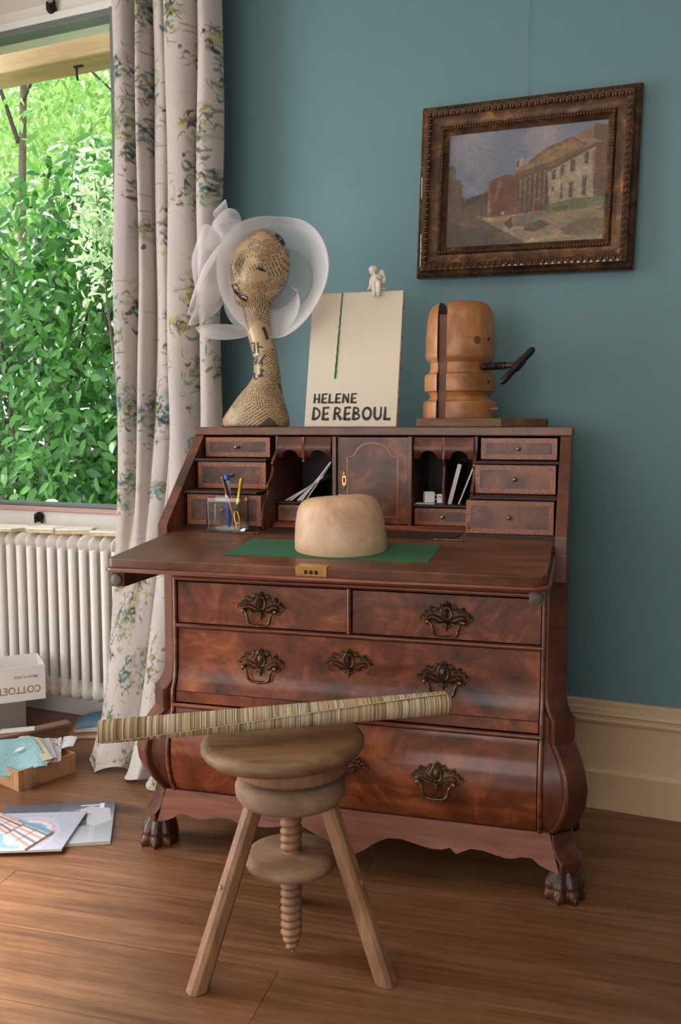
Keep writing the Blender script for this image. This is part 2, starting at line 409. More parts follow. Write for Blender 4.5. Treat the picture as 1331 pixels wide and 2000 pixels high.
# clear things
def clear(name, tint, gloss, rough=.02):
    t = NT(name); tr = t.node('ShaderNodeBsdfTransparent'); tr.inputs[0].default_value = tint; g = t.node('ShaderNodeBsdfGlossy'); g.inputs['Roughness'].default_value = rough
    f = t.node('ShaderNodeFresnel'); f.inputs[0].default_value = 1.45; x = t.node('ShaderNodeMixShader')
    t.link(t.math('MULTIPLY', f.outputs[0], gloss), x.inputs[0]); t.link(tr.outputs[0], x.inputs[1]); t.link(g.outputs[0], x.inputs[2]); t.link(x.outputs[0], t.out.inputs[0])
clear('pane_glass', (.98, .99, .99, 1), .06)
clear('film_clear', (.95, .95, .95, 1), 1.6, .15)
t = NT('glass'); t.set(Roughness=.0, IOR=1.45, Transmission_Weight=1., Base_Color=(.97, .99, .98, 1))
# garden
def leafmat(name, dark, light, trans=.35, rough=.35):
    t = NT(name); oi = t.node('ShaderNodeObjectInfo'); v = t.coord(); n = t.noise(v, 6, 3)
    gi = t.node('ShaderNodeNewGeometry'); f = t.math('ADD', t.math('MULTIPLY', gi.outputs['Random Per Island'], .6), t.math('MULTIPLY', t.math('ADD', oi.outputs['Random'], n), .25))
    c = t.ramp(f, [(.15, dark), (.85, light)]); t.col(c); t.set(Roughness=rough)
    tl = t.node('ShaderNodeBsdfTranslucent'); t.link(c, tl.inputs[0]); x = t.node('ShaderNodeMixShader'); x.inputs[0].default_value = trans
    t.link(t.b.outputs[0], x.inputs[1]); t.link(tl.outputs[0], x.inputs[2]); t.link(x.outputs[0], t.out.inputs[0])
leafmat('laurel_leaf', rgb(26, 82, 28), rgb(88, 152, 58)); leafmat('tree_leaf', rgb(110, 164, 74), rgb(176, 210, 126), .45, .5)
leafmat('pale_leaf', rgb(150, 184, 130), rgb(196, 218, 172), .4, .5); leafmat('far_leaf', rgb(134, 178, 98), rgb(192, 220, 152), .45, .6)
plain('bark', rgb(92, 78, 62), .85, 0, .3, 30, .4); plain('ground', rgb(86, 96, 60), .9, 0, .3, 4)
plain('bark_dark', rgb(52, 42, 34), .85, 0, .3, 30, .4)
# ------------------------------------------------------------------ room shell
RX0, RX1, RY0, RY1, RH = -2.75, 2.2, -5.2, 0.0, 2.58
PA = radians(8.0)
def clip(poly, x0, x1, y0, y1):
    for ax, lim, sg in ((0, x0, 1), (0, x1, -1), (1, y0, 1), (1, y1, -1)):
        out = []
        for i in range(len(poly)):
            p, q = poly[i], poly[(i + 1) % len(poly)]; a, b = sg * (p[ax] - lim), sg * (q[ax] - lim)
            if a >= 0: out.append(p)
            if (a >= 0) != (b >= 0):
                t_ = a / (a - b); out.append((lerp(p[0], q[0], t_), lerp(p[1], q[1], t_)))
        poly = out
        if len(poly) < 3: return []
    return poly
floor = struct(MB().box(RX0 - .1, RX1, RY0, .12, -.05, -.012).build('floor', 'gap_dark'), 'wide brown oak plank floor')
bxv = (cos(PA), sin(PA)); byv = (-sin(PA), cos(PA)); OX, OY = -.798, -.66
for r in range(-24, 8):
    ya = .04 + .22 * r; x = -5.5 + random.random() * 1.6
    while x < 4:
        L = random.uniform(1.5, 2.3); g = .0006
        quad = [(x + g, ya + g), (x + L - g, ya + g), (x + L - g, ya + .22 - g), (x + g, ya + .22 - g)]
        wq = [(OX + a * bxv[0] + b * byv[0], OY + a * bxv[1] + b * byv[1]) for a, b in quad]
        wq = clip(wq, RX0, RX1, RY0, .068)
        if len(wq) >= 3:
            lq = [((p[0] - OX) * bxv[0] + (p[1] - OY) * bxv[1], (p[0] - OX) * byv[0] + (p[1] - OY) * byv[1]) for p in wq]
            MB().prism(lq, 'z', -.012, random.uniform(-.0006, 0)).build('plank', 'plank', floor, loc=(OX, OY, 0), rot=(0, 0, PA))
        x += L
wb = struct(MB().box(-1.85, RX1, 0, .25, 0, RH).build('wall_back', 'wall_blue'), 'smooth teal blue painted wall')
struct(MB().box(RX0, -1.85, .07, .25, 0, .775).build('wall_below_window', 'wall_white'), 'white wall in the radiator niche under the window')
struct(MB().box(RX0, RX1, RY0, .25, RH, RH + .1).build('ceiling', 'ceiling_white'), 'flat off-white ceiling')
struct(MB().box(RX1, RX1 + .1, RY0, .25, 0, RH).build('wall_right', 'wall_blue'), 'teal blue side wall')
wl = MB(); wl.box(RX0 - .1, RX0, RY0, -2.3, 0, RH); wl.box(RX0 - .1, RX0, -.92, .25, 0, RH); wl.box(RX0 - .1, RX0, -2.3, -.92, 0, .06); wl.box(RX0 - .1, RX0, -2.3, -.92, 2.35, RH)
struct(wl.build('wall_left', 'wall_white'), 'white wall with a glazed side door')
wf = MB(); wf.box(RX0, -2.6, RY0 - .1, RY0, 0, RH); wf.box(.75, RX1, RY0 - .1, RY0, 0, RH); wf.box(-2.6, .75, RY0 - .1, RY0, 0, .45); wf.box(-2.6, .75, RY0 - .1, RY0, 2.15, RH)
struct(wf.build('wall_front', 'wall_white'), 'white wall behind the camera')
def side_window(name, axis, pos, a0, a1, z0, z1):
    m = MB(); w = .05
    def bx(p0, p1, q0, q1):
        if axis == 'x': m.box(pos - .03, pos + .03, p0, p1, q0, q1)
        else: m.box(p0, p1, pos - .03, pos + .03, q0, q1)
    bx(a0, a1, z0, z0 + w); bx(a0, a1, z1 - w, z1); bx(a0, a0 + w, z0 + w, z1 - w); bx(a1 - w, a1, z0 + w, z1 - w)
    o = struct(m.build(name, 'window_white'), 'white framed casement window')
    pm = MB(); pm.box(pos - .003, pos + .003, a0 + w, a1 - w, z0 + w, z1 - w) if axis == 'x' else pm.box(a0 + w, a1 - w, pos - .003, pos + .003, z0 + w, z1 - w)
    pm.build('pane', 'pane_glass', o)
side_window('window_2', 'x', RX0 - .05, -2.3, -.92, .06, 2.35)
side_window('window_3', 'y', RY0 - .05, -2.6, .75, .45, 2.15)  # unseen rear window, widened to carry the warm fill light
# baseboard: moulded profile swept along the wall
prof = [(0, .312), (-.012, .312), (-.016, .308), (-.016, .294), (-.022, .289), (-.022, .278), (-.024, .274), (-.020, .270), (-.020, .262), (-.024, .257), (-.022, .250), (-.016, .247), (-.016, .118), (-.018, .112), (-.024, .106), (-.024, .0), (0, 0)]
struct(MB().prism([(a, b) for a, b in prof], 'x', -1.845, RX1).build('baseboard_back', 'baseboard_cream', smooth=30), 'tall cream moulded baseboard')
# garden window
w1 = struct(MB().box(-1.995, -1.85, .08, .16, .79, 2.515).box(RX0, -1.995, .09, .15, 2.494, 2.515).box(RX0, -1.995, .09, .15, .782, .795).build('window_1', 'window_grey', bevel=.003), 'large garden window with grey frame')
MB().box(RX0, -1.852, .055, .2, .766, .782).build('sill_strip', 'window_pink', w1, bevel=.004)
MB().box(RX0, -1.852, .085, .25, 2.515, 2.542).build('head_moulding', 'window_white', w1, bevel=.004)
MB().box(RX0, -1.852, .10, .25, 2.542, RH).build('head_board', 'wall_white', w1)
MB().box(RX0, -1.995, .118, .122, .795, 2.494).build('pane', 'pane_glass', w1)
struct(MB().box(-4.2, -1.5, .42, .56, 2.53, 2.75).build('trim_1', 'lintel_wood', bevel=.006), 'pale yellow timber beam outside above the window')
hk = thing('hook', 'rusty bent iron nail under the timber beam outside', 'hook', (-2.46, .48, 2.53))
MB().tube([(0, 0, 0), (0, 0, -.03), (.004, 0, -.055)], .005, 6).build('shank', 'iron', hk); MB().box(-.012, .03, -.006, .006, -.006, 0).build('plate', 'iron', hk)
# animal-head catches
def catch(label, loc, flip):
    t_ = thing('window_catch', label, 'ornament', loc, (0, pi if flip else 0, 0))
    m = MB(); m.ell((0, 0, 0), (.02, .014, .019)); m.ell((0, -.012, -.006), (.011, .01, .009)); m.ell((-.015, -.002, .016), (.006, .005, .009)); m.ell((.015, -.002, .016), (.006, .005, .009)); m.ell((0, .01, .0), (.012, .02, .012))
    obj('head', voxel(m, .0018, 1, 'head'), 'dark_metal', t_, 60)
    for s_ in (-1, 1): MB().ell((s_ * .008, -.0135, .004), .0035).build('eye', 'black_hole', t_, 60)
catch('small dark metal animal head fixed above the window', (-2.243, .082, 2.553), False)
catch('small dark metal animal head under the window sill', (-2.35, .058, .745), True)
# ------------------------------------------------------------------ garden
struct(MB().box(-40, 20, .26, 60, -.3, -.25).build('ground', 'ground'), 'garden ground outside')
def leaf_mesh(name, mat, w=.42, bend=.18):
    P = [(0, 0, 0)]
    for t_, k in ((.22, .8), (.5, 1.), (.78, .7)): P += [(-w / 2 * k, t_, .06 - bend * t_ * t_), (0, t_, -bend * t_ * t_), (w / 2 * k, t_, .06 - bend * t_ * t_)]
    P += [(0, 1, -bend)]
    F = [(0, 2, 1), (0, 3, 2), (1, 2, 5, 4), (2, 3, 6, 5), (4, 5, 8, 7), (5, 6, 9, 8), (7, 8, 10), (8, 9, 10)]
    return P, F
def scatter(P, F, mats, name, mat):
    P = np.array(P); allv = []; n = len(P); faces = []
    for i, (R, t_) in enumerate(mats):
        allv.append(P @ R.T + t_); faces += [tuple(k + i * n for k in f) for f in F]
    me = bpy.data.meshes.new(name); me.from_pydata(np.concatenate(allv).tolist(), [], faces); me.update()
    me.polygons.foreach_set('use_smooth', [True] * len(me.polygons)); me.materials.append(M[mat]); return me
def orient(direction, normal, size):
    y = direction / np.linalg.norm(direction); x = np.cross(y, normal); x /= np.linalg.norm(x); z = np.cross(x, y)
    return np.stack([x, y, z], 1) * size
def rleaf(size, out, spread=.8):
    n = out + RNG.normal(0, spread, 3); n /= np.linalg.norm(n)
    d = np.cross(n, RNG.normal(0, 1, 3)) + np.array([0, 0, -.35]); return orient(d, n, size)
hedge = thing('laurel_hedge', 'tall glossy green laurel hedge filling the view outside the window', 'hedge', (-3.6, 1.8, -.25))
LP, LF = leaf_mesh('leaf', 'laurel_leaf')
items = []
for i in range(23000):
    x = RNG.uniform(-2.2, 2.2); z = RNG.uniform(.25, 2.9); top = 2.45 + .35 * sin(x * 2.1 + 1) + .2 * sin(x * 5.3)
    if z > top: continue
    dep = RNG.random() ** 1.5 * .95; y = -.55 + .14 * sin(x * 4.1 + z * 2.3) + .12 * sin(z * 5 - x * 3) + dep
    items.append((dep, rleaf(RNG.uniform(.06, .105) * (1 + .5 * (dep > .5)), np.array([0, -.9, .55]), .55), np.array([x, y, z])))
vis = []
for k, (dep, R, p) in enumerate(items):
    wx = p[0] - 3.6; wy = p[1] + 1.8; ang = math.degrees(math.atan2(-wx, wy + 2.57))
    if 37 < ang < 44.5 and .75 < p[2] - .25 < 2.4: vis.append((dep, k))
vis.sort(); near = {k for _, k in vis[:300]}
obj('foliage', scatter(LP, LF, [(R, p) for k, (d, R, p) in enumerate(items) if k not in near], 'foliage', 'laurel_leaf'), None, hedge)['kind'] = 'stuff'
lm = bpy.data.meshes.new('leaf'); lm.from_pydata(LP, [], LF); lm.update(); lm.materials.append(M['laurel_leaf']); lm.polygons.foreach_set('use_smooth', [True] * len(lm.polygons))
for k in sorted(near):
    d, R, p = items[k]; o = bpy.data.objects.new('leaf', lm); COL.objects.link(o); o.parent = hedge
    o.matrix_local = Matrix([list(R[0]) + [p[0]], list(R[1]) + [p[1]], list(R[2]) + [p[2]], [0, 0, 0, 1]])
for i in range(16):
    x = -2 + i * .26; a = Vector((x, .05, .0)); b = a + Vector((random.uniform(-.3, .3), random.uniform(-.35, .1), 1.3)); c = b + Vector((random.uniform(-.3, .3), random.uniform(-.2, .1), .9))
    MB().tube([a, a.lerp(b, .5) + Vector((.05, 0, 0)), b, c], [.022, .018, .012, .005], 6).build('branch', 'bark_dark', hedge, 60)
def tree(name, label, loc, trunk, limbs, blobs, n, size, mat):
    t_ = thing(name, label, 'tree', loc)
    MB().tube([p for p, r in trunk], [r for p, r in trunk], 9).build('trunk', 'bark', t_, 60)
    for l in limbs: MB().tube([p for p, r in l], [r for p, r in l], 6).build('branch', 'bark_dark', t_, 60)
    P = [(0, 0, 0), (-.2, .45, .04), (.2, .45, .04), (0, 1, -.1), (0, .45, -.02)]; F = [(0, 4, 1), (0, 2, 4), (1, 4, 3), (4, 2, 3)]
    its = []
    for i in range(n):
        c, r = blobs[RNG.integers(len(blobs))]; q = RNG.normal(0, 1, 3); q /= np.linalg.norm(q); q *= RNG.random() ** .45
        p = np.array(c) + q * np.array(r); its.append((rleaf(size * RNG.uniform(.7, 1.3), q + np.array([0, -.4, .5]), .9), p))
    obj('foliage', scatter(P, F, its, 'foliage', mat), None, t_)['kind'] = 'stuff'
tree('garden_tree', 'light green leafy tree with grey trunk behind the hedge', (-5.55, 3.5, -.25),
     [((0, 0, 0), .05), ((.05, 0, 2.0), .038), ((.0, .05, 3.2), .033), ((.12, 0, 4.4), .027), ((.2, 0, 5.6), .014)],
     [[((.03, 0, 3.7), .02), ((-.2, 0, 4.3), .014), ((-.5, .1, 5.2), .008)], [((.08, 0, 4.0), .016), ((.35, -.1, 4.22), .013), ((.75, 0, 4.2), .01), ((1.5, .1, 3.5), .005)],
      [((.05, 0, 2.2), .02), ((.55, -.5, 2.5), .016), ((.75, -.5, 2.9), .012), ((.8, -.4, 3.3), .006)], [((0, 0, 2.6), .016), ((-.3, -.4, 3.0), .012), ((-.6, -.4, 3.5), .006)]],
     [((0, .4, 4.4), (1.6, .8, .9)), ((1.2, .5, 3.8), (1.3, .7, .8)), ((-1.2, .3, 3.6), (1.2, .8, .9)), ((.5, .6, 3.0), (1.6, .5, .7)), ((1.8, .4, 4.6), (1.1, .7, .8)), ((.6, .5, 5.3), (1.8, .9, .7)), ((2.1, .2, 2.9), (1., .5, .7))], 16000, .1, 'tree_leaf')
for k, (x, y, lab) in enumerate(((-8.8, 7.6, 'broad pale green tree far behind the grey trunked tree'), (-15.2, 9.2, 'tall pale green tree farthest back in the garden'), (-2.4, 8.4, 'rounded pale green tree in the distance beyond the hedge'))):
    tree('far_tree', lab, (x, y, -.25), [((0, 0, 0), .16), ((.1, 0, 3), .12), ((0, 0, 6), .06)], [[((0, 0, 3.5), .06), ((.9, 0, 4.6), .03), ((1.6, 0, 5.6), .015)], [((0, 0, 4), .06), ((-.9, .1, 5.2), .03), ((-1.5, 0, 6), .015)]],
         [((0, 0, 6.2), (2., 1.2, 1.2)), ((1.2, 0, 4.8), (1.6, 1.2, 1.3)), ((-1.3, 0, 4.6), (1.6, 1.2, 1.3)), ((0, -.2, 3.2), (2.2, 1.1, 1.2))], 9000, .17, 'far_leaf')
def pale_plant(label, loc, n, h, spread, size):
    t_ = thing('pale_shrub', label, 'plant', loc)
    m = MB(); P, F = leaf_mesh('l', 'pale_leaf', .4); its = []
    for i in range(n):
        a = RNG.uniform(0, 2 * pi); tip = np.array([cos(a) * spread * RNG.random(), sin(a) * spread * .5 * RNG.random(), h * RNG.uniform(.55, 1)])
        m.tube([(0, 0, 0), tuple(tip * .5 + np.array([0, 0, .03])), tuple(tip)], [.005, .004, .002], 5)
        for k in range(5):
            q = tip * (.55 + .11 * k); its.append((orient(np.array([cos(a + k * 2.4), sin(a + k * 2.4) * .6, .25]), np.array([0, -.6, 1.]) + RNG.normal(0, .3, 3), size * RNG.uniform(.7, 1.2)), q))
    m.build('stem', 'bark', t_, 60)
    lm2 = bpy.data.meshes.new('leaf'); lm2.from_pydata(P, [], F); lm2.update(); lm2.materials.append(M['pale_leaf']); lm2.polygons.foreach_set('use_smooth', [True] * len(lm2.polygons))
    for R, p in its:
        o = bpy.data.objects.new('leaf', lm2); COL.objects.link(o); o.parent = t_
        o.matrix_local = Matrix([list(R[0]) + [p[0]], list(R[1]) + [p[1]], list(R[2]) + [p[2]], [0, 0, 0, 1]])
pale_plant('small white-leaved plant just outside above the window sill', (-2.72, .6, -.25), 5, 1.12, .06, .07)
pale_plant('low white-leaved plant peeping over the window sill beside the curtain', (-2.43, .6, -.25), 4, 1.05, .05, .06)
tp = thing('pale_shrub', 'tall slender shrub with feathery pale leaves in front of the hedge beside the curtain', 'plant', (-2.70, .88, -.25))
MB().tube([(.2, 0, 0), (.16, 0, 1.0), (.05, .01, 1.9), (.0, 0, 2.5)], [.009, .007, .005, .002], 6).build('stem', 'bark', tp, 60)
its = []
for i in range(420):
    q = RNG.normal(0, 1, 3); q /= np.linalg.norm(q); q *= RNG.random() ** .5; its.append((rleaf(RNG.uniform(.03, .06), q + np.array([0, -.5, .5]), .7), np.array([0, 0, 2.28]) + q * np.array([.13, .13, .42])))
P_, F_ = leaf_mesh('l', 'pale_leaf', .35); obj('foliage', scatter(P_, F_, its, 'foliage', 'pale_leaf'), None, tp)['kind'] = 'stuff'
# ------------------------------------------------------------------ radiator
rad = thing('radiator', 'white column radiator under the garden window', 'radiator', (0, 0, 0))
m = MB(); RT = []
for d in (-.06, .0):
    pth = [(0, d, .155), (0, d, .66)]
    m.tube(pth, .0135, 10)
m.ell((0, -.03, .672), (.0165, .052, .034), 12, 8); m.ell((0, -.03, .145), (.0165, .052, .034), 12, 8)
sec = m.mesh('section'); sec.materials.append(M['radiator_white']); sec.polygons.foreach_set('use_smooth', [True] * len(sec.polygons)); sec.set_sharp_from_angle(angle=radians(60))
for k in range(18):
    o = obj('section', sec, None, rad); o.location = (-1.90 - k * .0465, -.02, 0)
MB().tube([(-1.88, -.05, .672), (-2.71, -.05, .672)], .016, 10).tube([(-1.88, -.05, .145), (-2.71, -.05, .145)], .016, 10).build('header_pipe', 'radiator_white', rad, 60)
for px_ in (-1.91, -2.69): MB().tube([(px_, -.05, .13), (px_, -.05, .0)], .009, 8).build('pipe', 'radiator_white', rad, 60)
def slab(label, poly, z, h, loc, rz):
    t_ = thing('stone_slab', label, 'stone', loc, (0, 0, rz), 'pale slabs on the radiator')
    MB().prism(poly, 'z', 0, h * .55).build('underside', 'stone_edge', t_, bevel=.002); MB().prism([(a * .99, b * .99) for a, b in poly], 'z', h * .55, h).build('top_face', 'stone_white', t_, bevel=.003)
zt = .707
slab('wide pale stone slab lying left of the others on the radiator', [(-.12, -.05), (.05, -.06), (.08, .02), (.03, .06), (-.12, .05)], zt, .014, (-2.38, -.06, zt), .1)
slab('chipped pale stone slab with a bent front edge on the radiator', [(-.075, -.02), (-.035, -.05), (.06, -.035), (.065, .03), (-.05, .045)], zt, .02, (-2.22, -.055, zt), .05)
slab('smooth pale stone slab overlapping the middle of the radiator', [(-.06, -.045), (.0, -.03), (.06, .0), (.055, .04), (-.055, .04)], zt, .02, (-2.085, -.05, zt), .12)
slab('pale stone slab on the radiator end half hidden by the curtain', [(-.055, -.035), (.06, -.02), (.07, .04), (-.05, .035)], zt, .018, (-1.945, -.055, zt), .1)
# ------------------------------------------------------------------ bureau
BTH = radians(7.5); BO = Vector((-.798, -.66, 0))
def BW(x, y, z): return Vector((BO.x + x * cos(BTH) - y * sin(BTH), BO.y + x * sin(BTH) + y * cos(BTH), z))
bu = thing('bureau', 'antique walnut slant-front bureau with swelling drawers and claw feet', 'bureau', BO, (0, 0, BTH))
# outline by height: z, ridge x, ridge y
OUT = [(.165, .478, .002), (.18, .488, -.012), (.2, .499, -.024), (.24, .511, -.038), (.275, .514, -.042), (.31, .509, -.036), (.34, .499, -.024), (.36, .489, -.010), (.374, .480, .0),
       (.376, .480, .0), (.424, .480, .0), (.426, .479, .001), (.436, .472, .008), (.45, .466, .014), (.47, .462, .019), (.5, .461, .02), (.735, .461, .02)]
def face(z):
    """front plane of the drawers"""
    a = interp([(.165, .004), (.18, -.008), (.2, -.019), (.24, -.032), (.275, -.036), (.31, -.031), (.34, -.021), (.36, -.009), (.376, .0), (.42, .0), (.43, .004), (.445, .012), (.47, .018), (.5, .021), (.74, .022)], z)
    return a[0]
zs = [p[0] for p in OUT]
m = MB(); m.loft([[(-.468, o[2] + .05, o[0]), (.468, o[2] + .05, o[0]), (.468, .47, o[0]), (-.468, .47, o[0])] for o in OUT]); m.build('carcass', 'carcass_dark', bu, 30)
for s in (-1, 1):
    def ring(o):
        z, x, y = o; w = .04
        q = [(.452, y + .012), (x - .014, y + .012), (x - .010, y + .004), (x - .006, y), (x, y), (x + .003, y + .003), (x + w, y + w), (x + w, y + w + .02), (.452, y + w + .02)]
        return [(s * a, b, z) for a, b in q]
    MB().loft([ring(o) for o in OUT]).build('corner_pilaster', 'walnut_dark', bu, 25)
    MB().box(*sorted((s * .470, s * .494)), .06, .48, .12, .735).build('side_panel', 'walnut_dark', bu, bevel=.001)
    # block band on the pilaster
    y0 = 0; x0 = .480
    MB().loft([[(s * a, b, z) for a, b in ((x0 - .004, y0 - .002), (x0 + .001, y0 - .002), (x0 + .043, y0 + .041), (x0 + .043, y0 + .06), (x0 - .004, y0 + .06))] for z in (.374, .426)]).build('pilaster_block', 'walnut_dark', bu, bevel=.0015)
    # flared foot bracket
    MB().loft([[(s * a, b, z) for a, b in ((x - .004, y), (x, y - .001), (x + .04, y + .038), (x + .04, y + .075), (x - .004, y + .075))] for z, x, y in ((.082, .502, -.016), (.104, .503, -.017), (.106, .502, -.016), (.118, .492, -.010), (.135, .486, -.005), (.150, .484, -.003), (.165, .481, .0))]).build('foot_bracket', 'walnut_dark', bu, 35)
    # upper case side, slanting
    MB().prism([(.02, .735), (.02, .838), (.25, 1.058), (.48, 1.058), (.48, .735)], 'x', s * .470, s * .496).build('case_side', 'walnut_fall', bu, bevel=.0015)
    MB().box(min(s * .462, s * .499), max(s * .462, s * .499), .018, .06, .735, .80).build('case_shoulder', 'walnut_dark', bu, bevel=.004)
MB().box(-.499, .499, .247, .485, 1.058, 1.08).build('top_board', 'walnut_fall', bu, bevel=.003)
MB().box(-.47, .47, .455, .468, .74, 1.058).build('back_board', 'carcass_dark', bu)
MB().box(-.47, .47, .028, .455, .802, .82).build('writing_floor', 'walnut_fall', bu, bevel=.002)
MB().box(-.458, .458, .012, .05, .712, .738).build('frieze_rail', 'apron_wood', bu, bevel=.002)
# drawers
def handle(dr, x, z, y, tilt, bail=True, key=True):
    rot = (tilt, 0, 0); L = (x, y, z)
    o = obj('backplate', PLATE_KEY if key else PLATE, None, dr); o.location = L; o.rotation_euler = rot
    o = obj('keyhole', KEY, None, dr) if key else obj('medallion', MEDAL, None, dr); o.location = L; o.rotation_euler = rot
    if bail:
        for me in (BAIL, POST_L, POST_R): o = obj('bail' if me is BAIL else 'post', me, None, dr); o.location = L; o.rotation_euler = rot
def spiral(cx, cz, r0, turns, a0, sgn=1, n=16, y=-.003):
    return [(cx + r0 * (1 - .8 * k / n) * cos(a0 + sgn * 2 * pi * turns * k / n), y - .0012 * k / n, cz + r0 * (1 - .8 * k / n) * sin(a0 + sgn * 2 * pi * turns * k / n)) for k in range(n + 1)]
def make_plate(key):
    m = MB()
    m.tube([(.0125 * cos(a), -.004, .007 + .0185 * sin(a)) for a in np.linspace(0, 2 * pi, 20, endpoint=False)], .0022, 6, closed=True)
    m.tube([(.0095 * cos(a), -.0045, .007 + .0145 * sin(a)) for a in np.linspace(0, 2 * pi, 16, endpoint=False)], .0012, 5, closed=True)
    for p, r in (((0, -.004, .031), (.0026, .003, .0045)), ((-.005, -.003, .029), .0026), ((.005, -.003, .029), .0026), ((0, -.004, -.019), .0035), ((0, -.0045, -.026), (.0026, .003, .0055)), ((0, -.004, -.0335), .0024), ((-.005, -.003, -.027), .0018), ((.005, -.003, -.027), .0018)): m.ell(p, r, 8, 6)
    for s in (-1, 1):
        # upper outline
        m.tube([(s * a, -.003, b) for a, b in ((.004, .028), (.010, .024), (.015, .020), (.021, .014), (.027, .010), (.034, .008))], [.0022, .002, .002, .0022, .002, .0018], 6)
        m.tube([(s * q[0], q[1], q[2]) for q in spiral(.0155, .0225, .0052, 1.3, -.6)], .0016, 5)
        m.tube([(s * q[0], q[1], q[2]) for q in spiral(.0265, .0135, .005, 1.3, -.6)], .0016, 5)
        m.tube([(s * q[0], q[1], q[2]) for q in spiral(.0365, .0155, .0062, 1.4, -1.3)], .0017, 5)
        m.tube([(s * a, -.003, b) for a, b in ((.0335, .0095), (.040, .006), (.047, .003), (.054, .001), (.0615, -.003))], [.002, .0024, .0022, .002, .0009], 6)
        m.tube([(s * q[0], q[1], q[2]) for q in spiral(.0465, .006, .0046, 1.2, 0)], .0015, 5)
        for a, b, r in ((.021, .019, .0022), (.031, .0155, .002), (.0515, .0045, .0022), (.057, .001, .002), (.0605, -.0055, .0018), (.0585, -.0095, .0018), (.053, -.0035, .0024), (.022, .0115, .0018), (.040, .021, .0014)): m.ell((s * a, -.0035, b), r, 7, 5)
        # leaf sweeps to the posts
        m.tube([(s * a, -.0035, b) for a, b in ((.0, -.013), (.007, -.011), (.015, -.006), (.024, -.001), (.033, .0015), (.041, -.001), (.047, -.007))], [.0018, .002, .002, .002, .002, .0019, .0015], 6)
        m.tube([(s * a, -.0035, b) for a, b in ((.002, -.015), (.011, -.0155), (.020, -.0145), (.028, -.010), (.035, -.0075), (.043, -.010))], [.0016, .002, .0024, .0024, .002, .0016], 6)
        m.tube([(s * a, -.003, b) for a, b in ((.004, -.012), (.012, -.004), (.0125, .002), (.0095, .003))], .0013, 5)
        m.tube([(s * a, -.003, b) for a, b in ((.001, -.016), (.006, -.020), (.010, -.0235), (.009, -.027))], .0013, 5)
        for a, b, r in ((.018, -.019, .0022), (.022, -.0175, .0024), (.026, -.0165, .0022), (.049, -.0185, .0022), (.044, -.022, .0019), (.052, -.013, .002)): m.ell((s * a, -.0035, b), r, 7, 5)
    me = m.mesh('backplate'); return me
def fin(me, mat):
    me.materials.append(M[mat]); me.polygons.foreach_set('use_smooth', [True] * len(me.polygons)); me.set_sharp_from_angle(angle=radians(60)); return me
PLATE = fin(make_plate(False), 'old_brass'); PLATE_KEY = fin(make_plate(True), 'old_brass')
MEDAL = fin(MB().ell((0, -.004, .007), (.0075, .0035, .012), 12, 8).ell((0, -.007, .007), (.003, .002, .006), 8, 6).mesh('medallion'), 'old_brass')
KEY = fin(MB().ell((0, -.001, .010), (.005, .0015, .007), 12, 6).box(-.003, .003, -.0025, -.0005, -.006, .008).mesh('keyhole'), 'black_hole')
bp = [(-.041, -.012, -.013), (-.036, -.016, -.0145), (-.031, -.018, -.021), (-.029, -.018, -.030), (-.0265, -.018, -.039), (-.019, -.018, -.0455), (-.008, -.018, -.047)]
bp = bp + [(0, -.018, -.0475)] + [(-a, b, c) for a, b, c in reversed(bp)]
rr = [.0022, .0026, .003, .0032, .0034, .0032, .003]
BAIL = fin(MB().tube(catmull(bp, 3, False), [interp([(k / 14, (rr + [.0036] + rr[::-1])[k]) for k in range(15)], q / 42)[0] for q in range(43)], 8).ell((0, -.018, -.0475), (.009, .0038, .0042), 10, 6).mesh('bail'), 'old_brass')
POST_L = fin(MB().tube([(-.041, 0, -.0125), (-.041, -.013, -.0125)], .004, 8).ell((-.041, -.015, -.0125), (.0062, .004, .0062), 10, 6).mesh('post'), 'old_brass')
POST_R = fin(MB().tube([(.041, 0, -.0125), (.041, -.013, -.0125)], .004, 8).ell((.041, -.015, -.0125), (.0062, .004, .0062), 10, 6).mesh('post'), 'old_brass')
def drawer(x0, x1, z0, z1, mat='walnut', nz=14):
    m = MB(); zz = [lerp(z0, z1, k / nz) for k in range(nz + 1)]; nx = 2
    m.loft([[(x0, face(z), z), (x1, face(z), z), (x1, face(z) + .045, z), (x0, face(z) + .045, z)] for z in zz])
    return m.build('drawer', mat, bu, 30)
d = drawer(-.444, -.008, .594, .696, nz=4); handle(d, -.222, .648, face(.645) - .001, 0)
d = drawer(.008, .444, .594, .696, nz=4); handle(d, .232, .648, face(.645) - .001, 0)
d = drawer(-.444, .444, .424, .578, nz=18)
handle(d, -.224, .508, face(.508) - .001, .02, True, False); handle(d, .0, .522, face(.522) - .001, .02, False, True); handle(d, .226, .508, face(.508) - .001, .02, True, False)
MB().loft([[(-.444, face(z), z), (.444, face(z), z), (.444, face(z) + .04, z), (-.444, face(z) + .04, z)] for z in (.396, .4225)]).build('drawer_band', 'walnut', d, bevel=.0012)
d = drawer(-.444, .444, .172, .380, nz=30)
for x in (-.224, .222): handle(d, x, .288, face(.288) - .002, -.05, True, False)
handle(d, 0, .295, face(.295) - .002, -.05, False, True)
def bead_x(z, x0=-.452, x1=.452, r=.0062): MB().tube([(x0, face(z) - .002, z), (x1, face(z) - .002, z)], r, 10).build('bead', 'bead', bu, 60)
bead_x(.706); bead_x(.586); bead_x(.388, r=.0055)
MB().tube([(0, .019, .592), (0, .019, .70)], .006, 10).build('bead', 'bead', bu, 60)
for s in (-1, 1): MB().tube([(s * .4515, face(z) - .001, z) for z in np.linspace(.168, .706, 60)], .0055, 8).build('bead', 'bead', bu, 60)
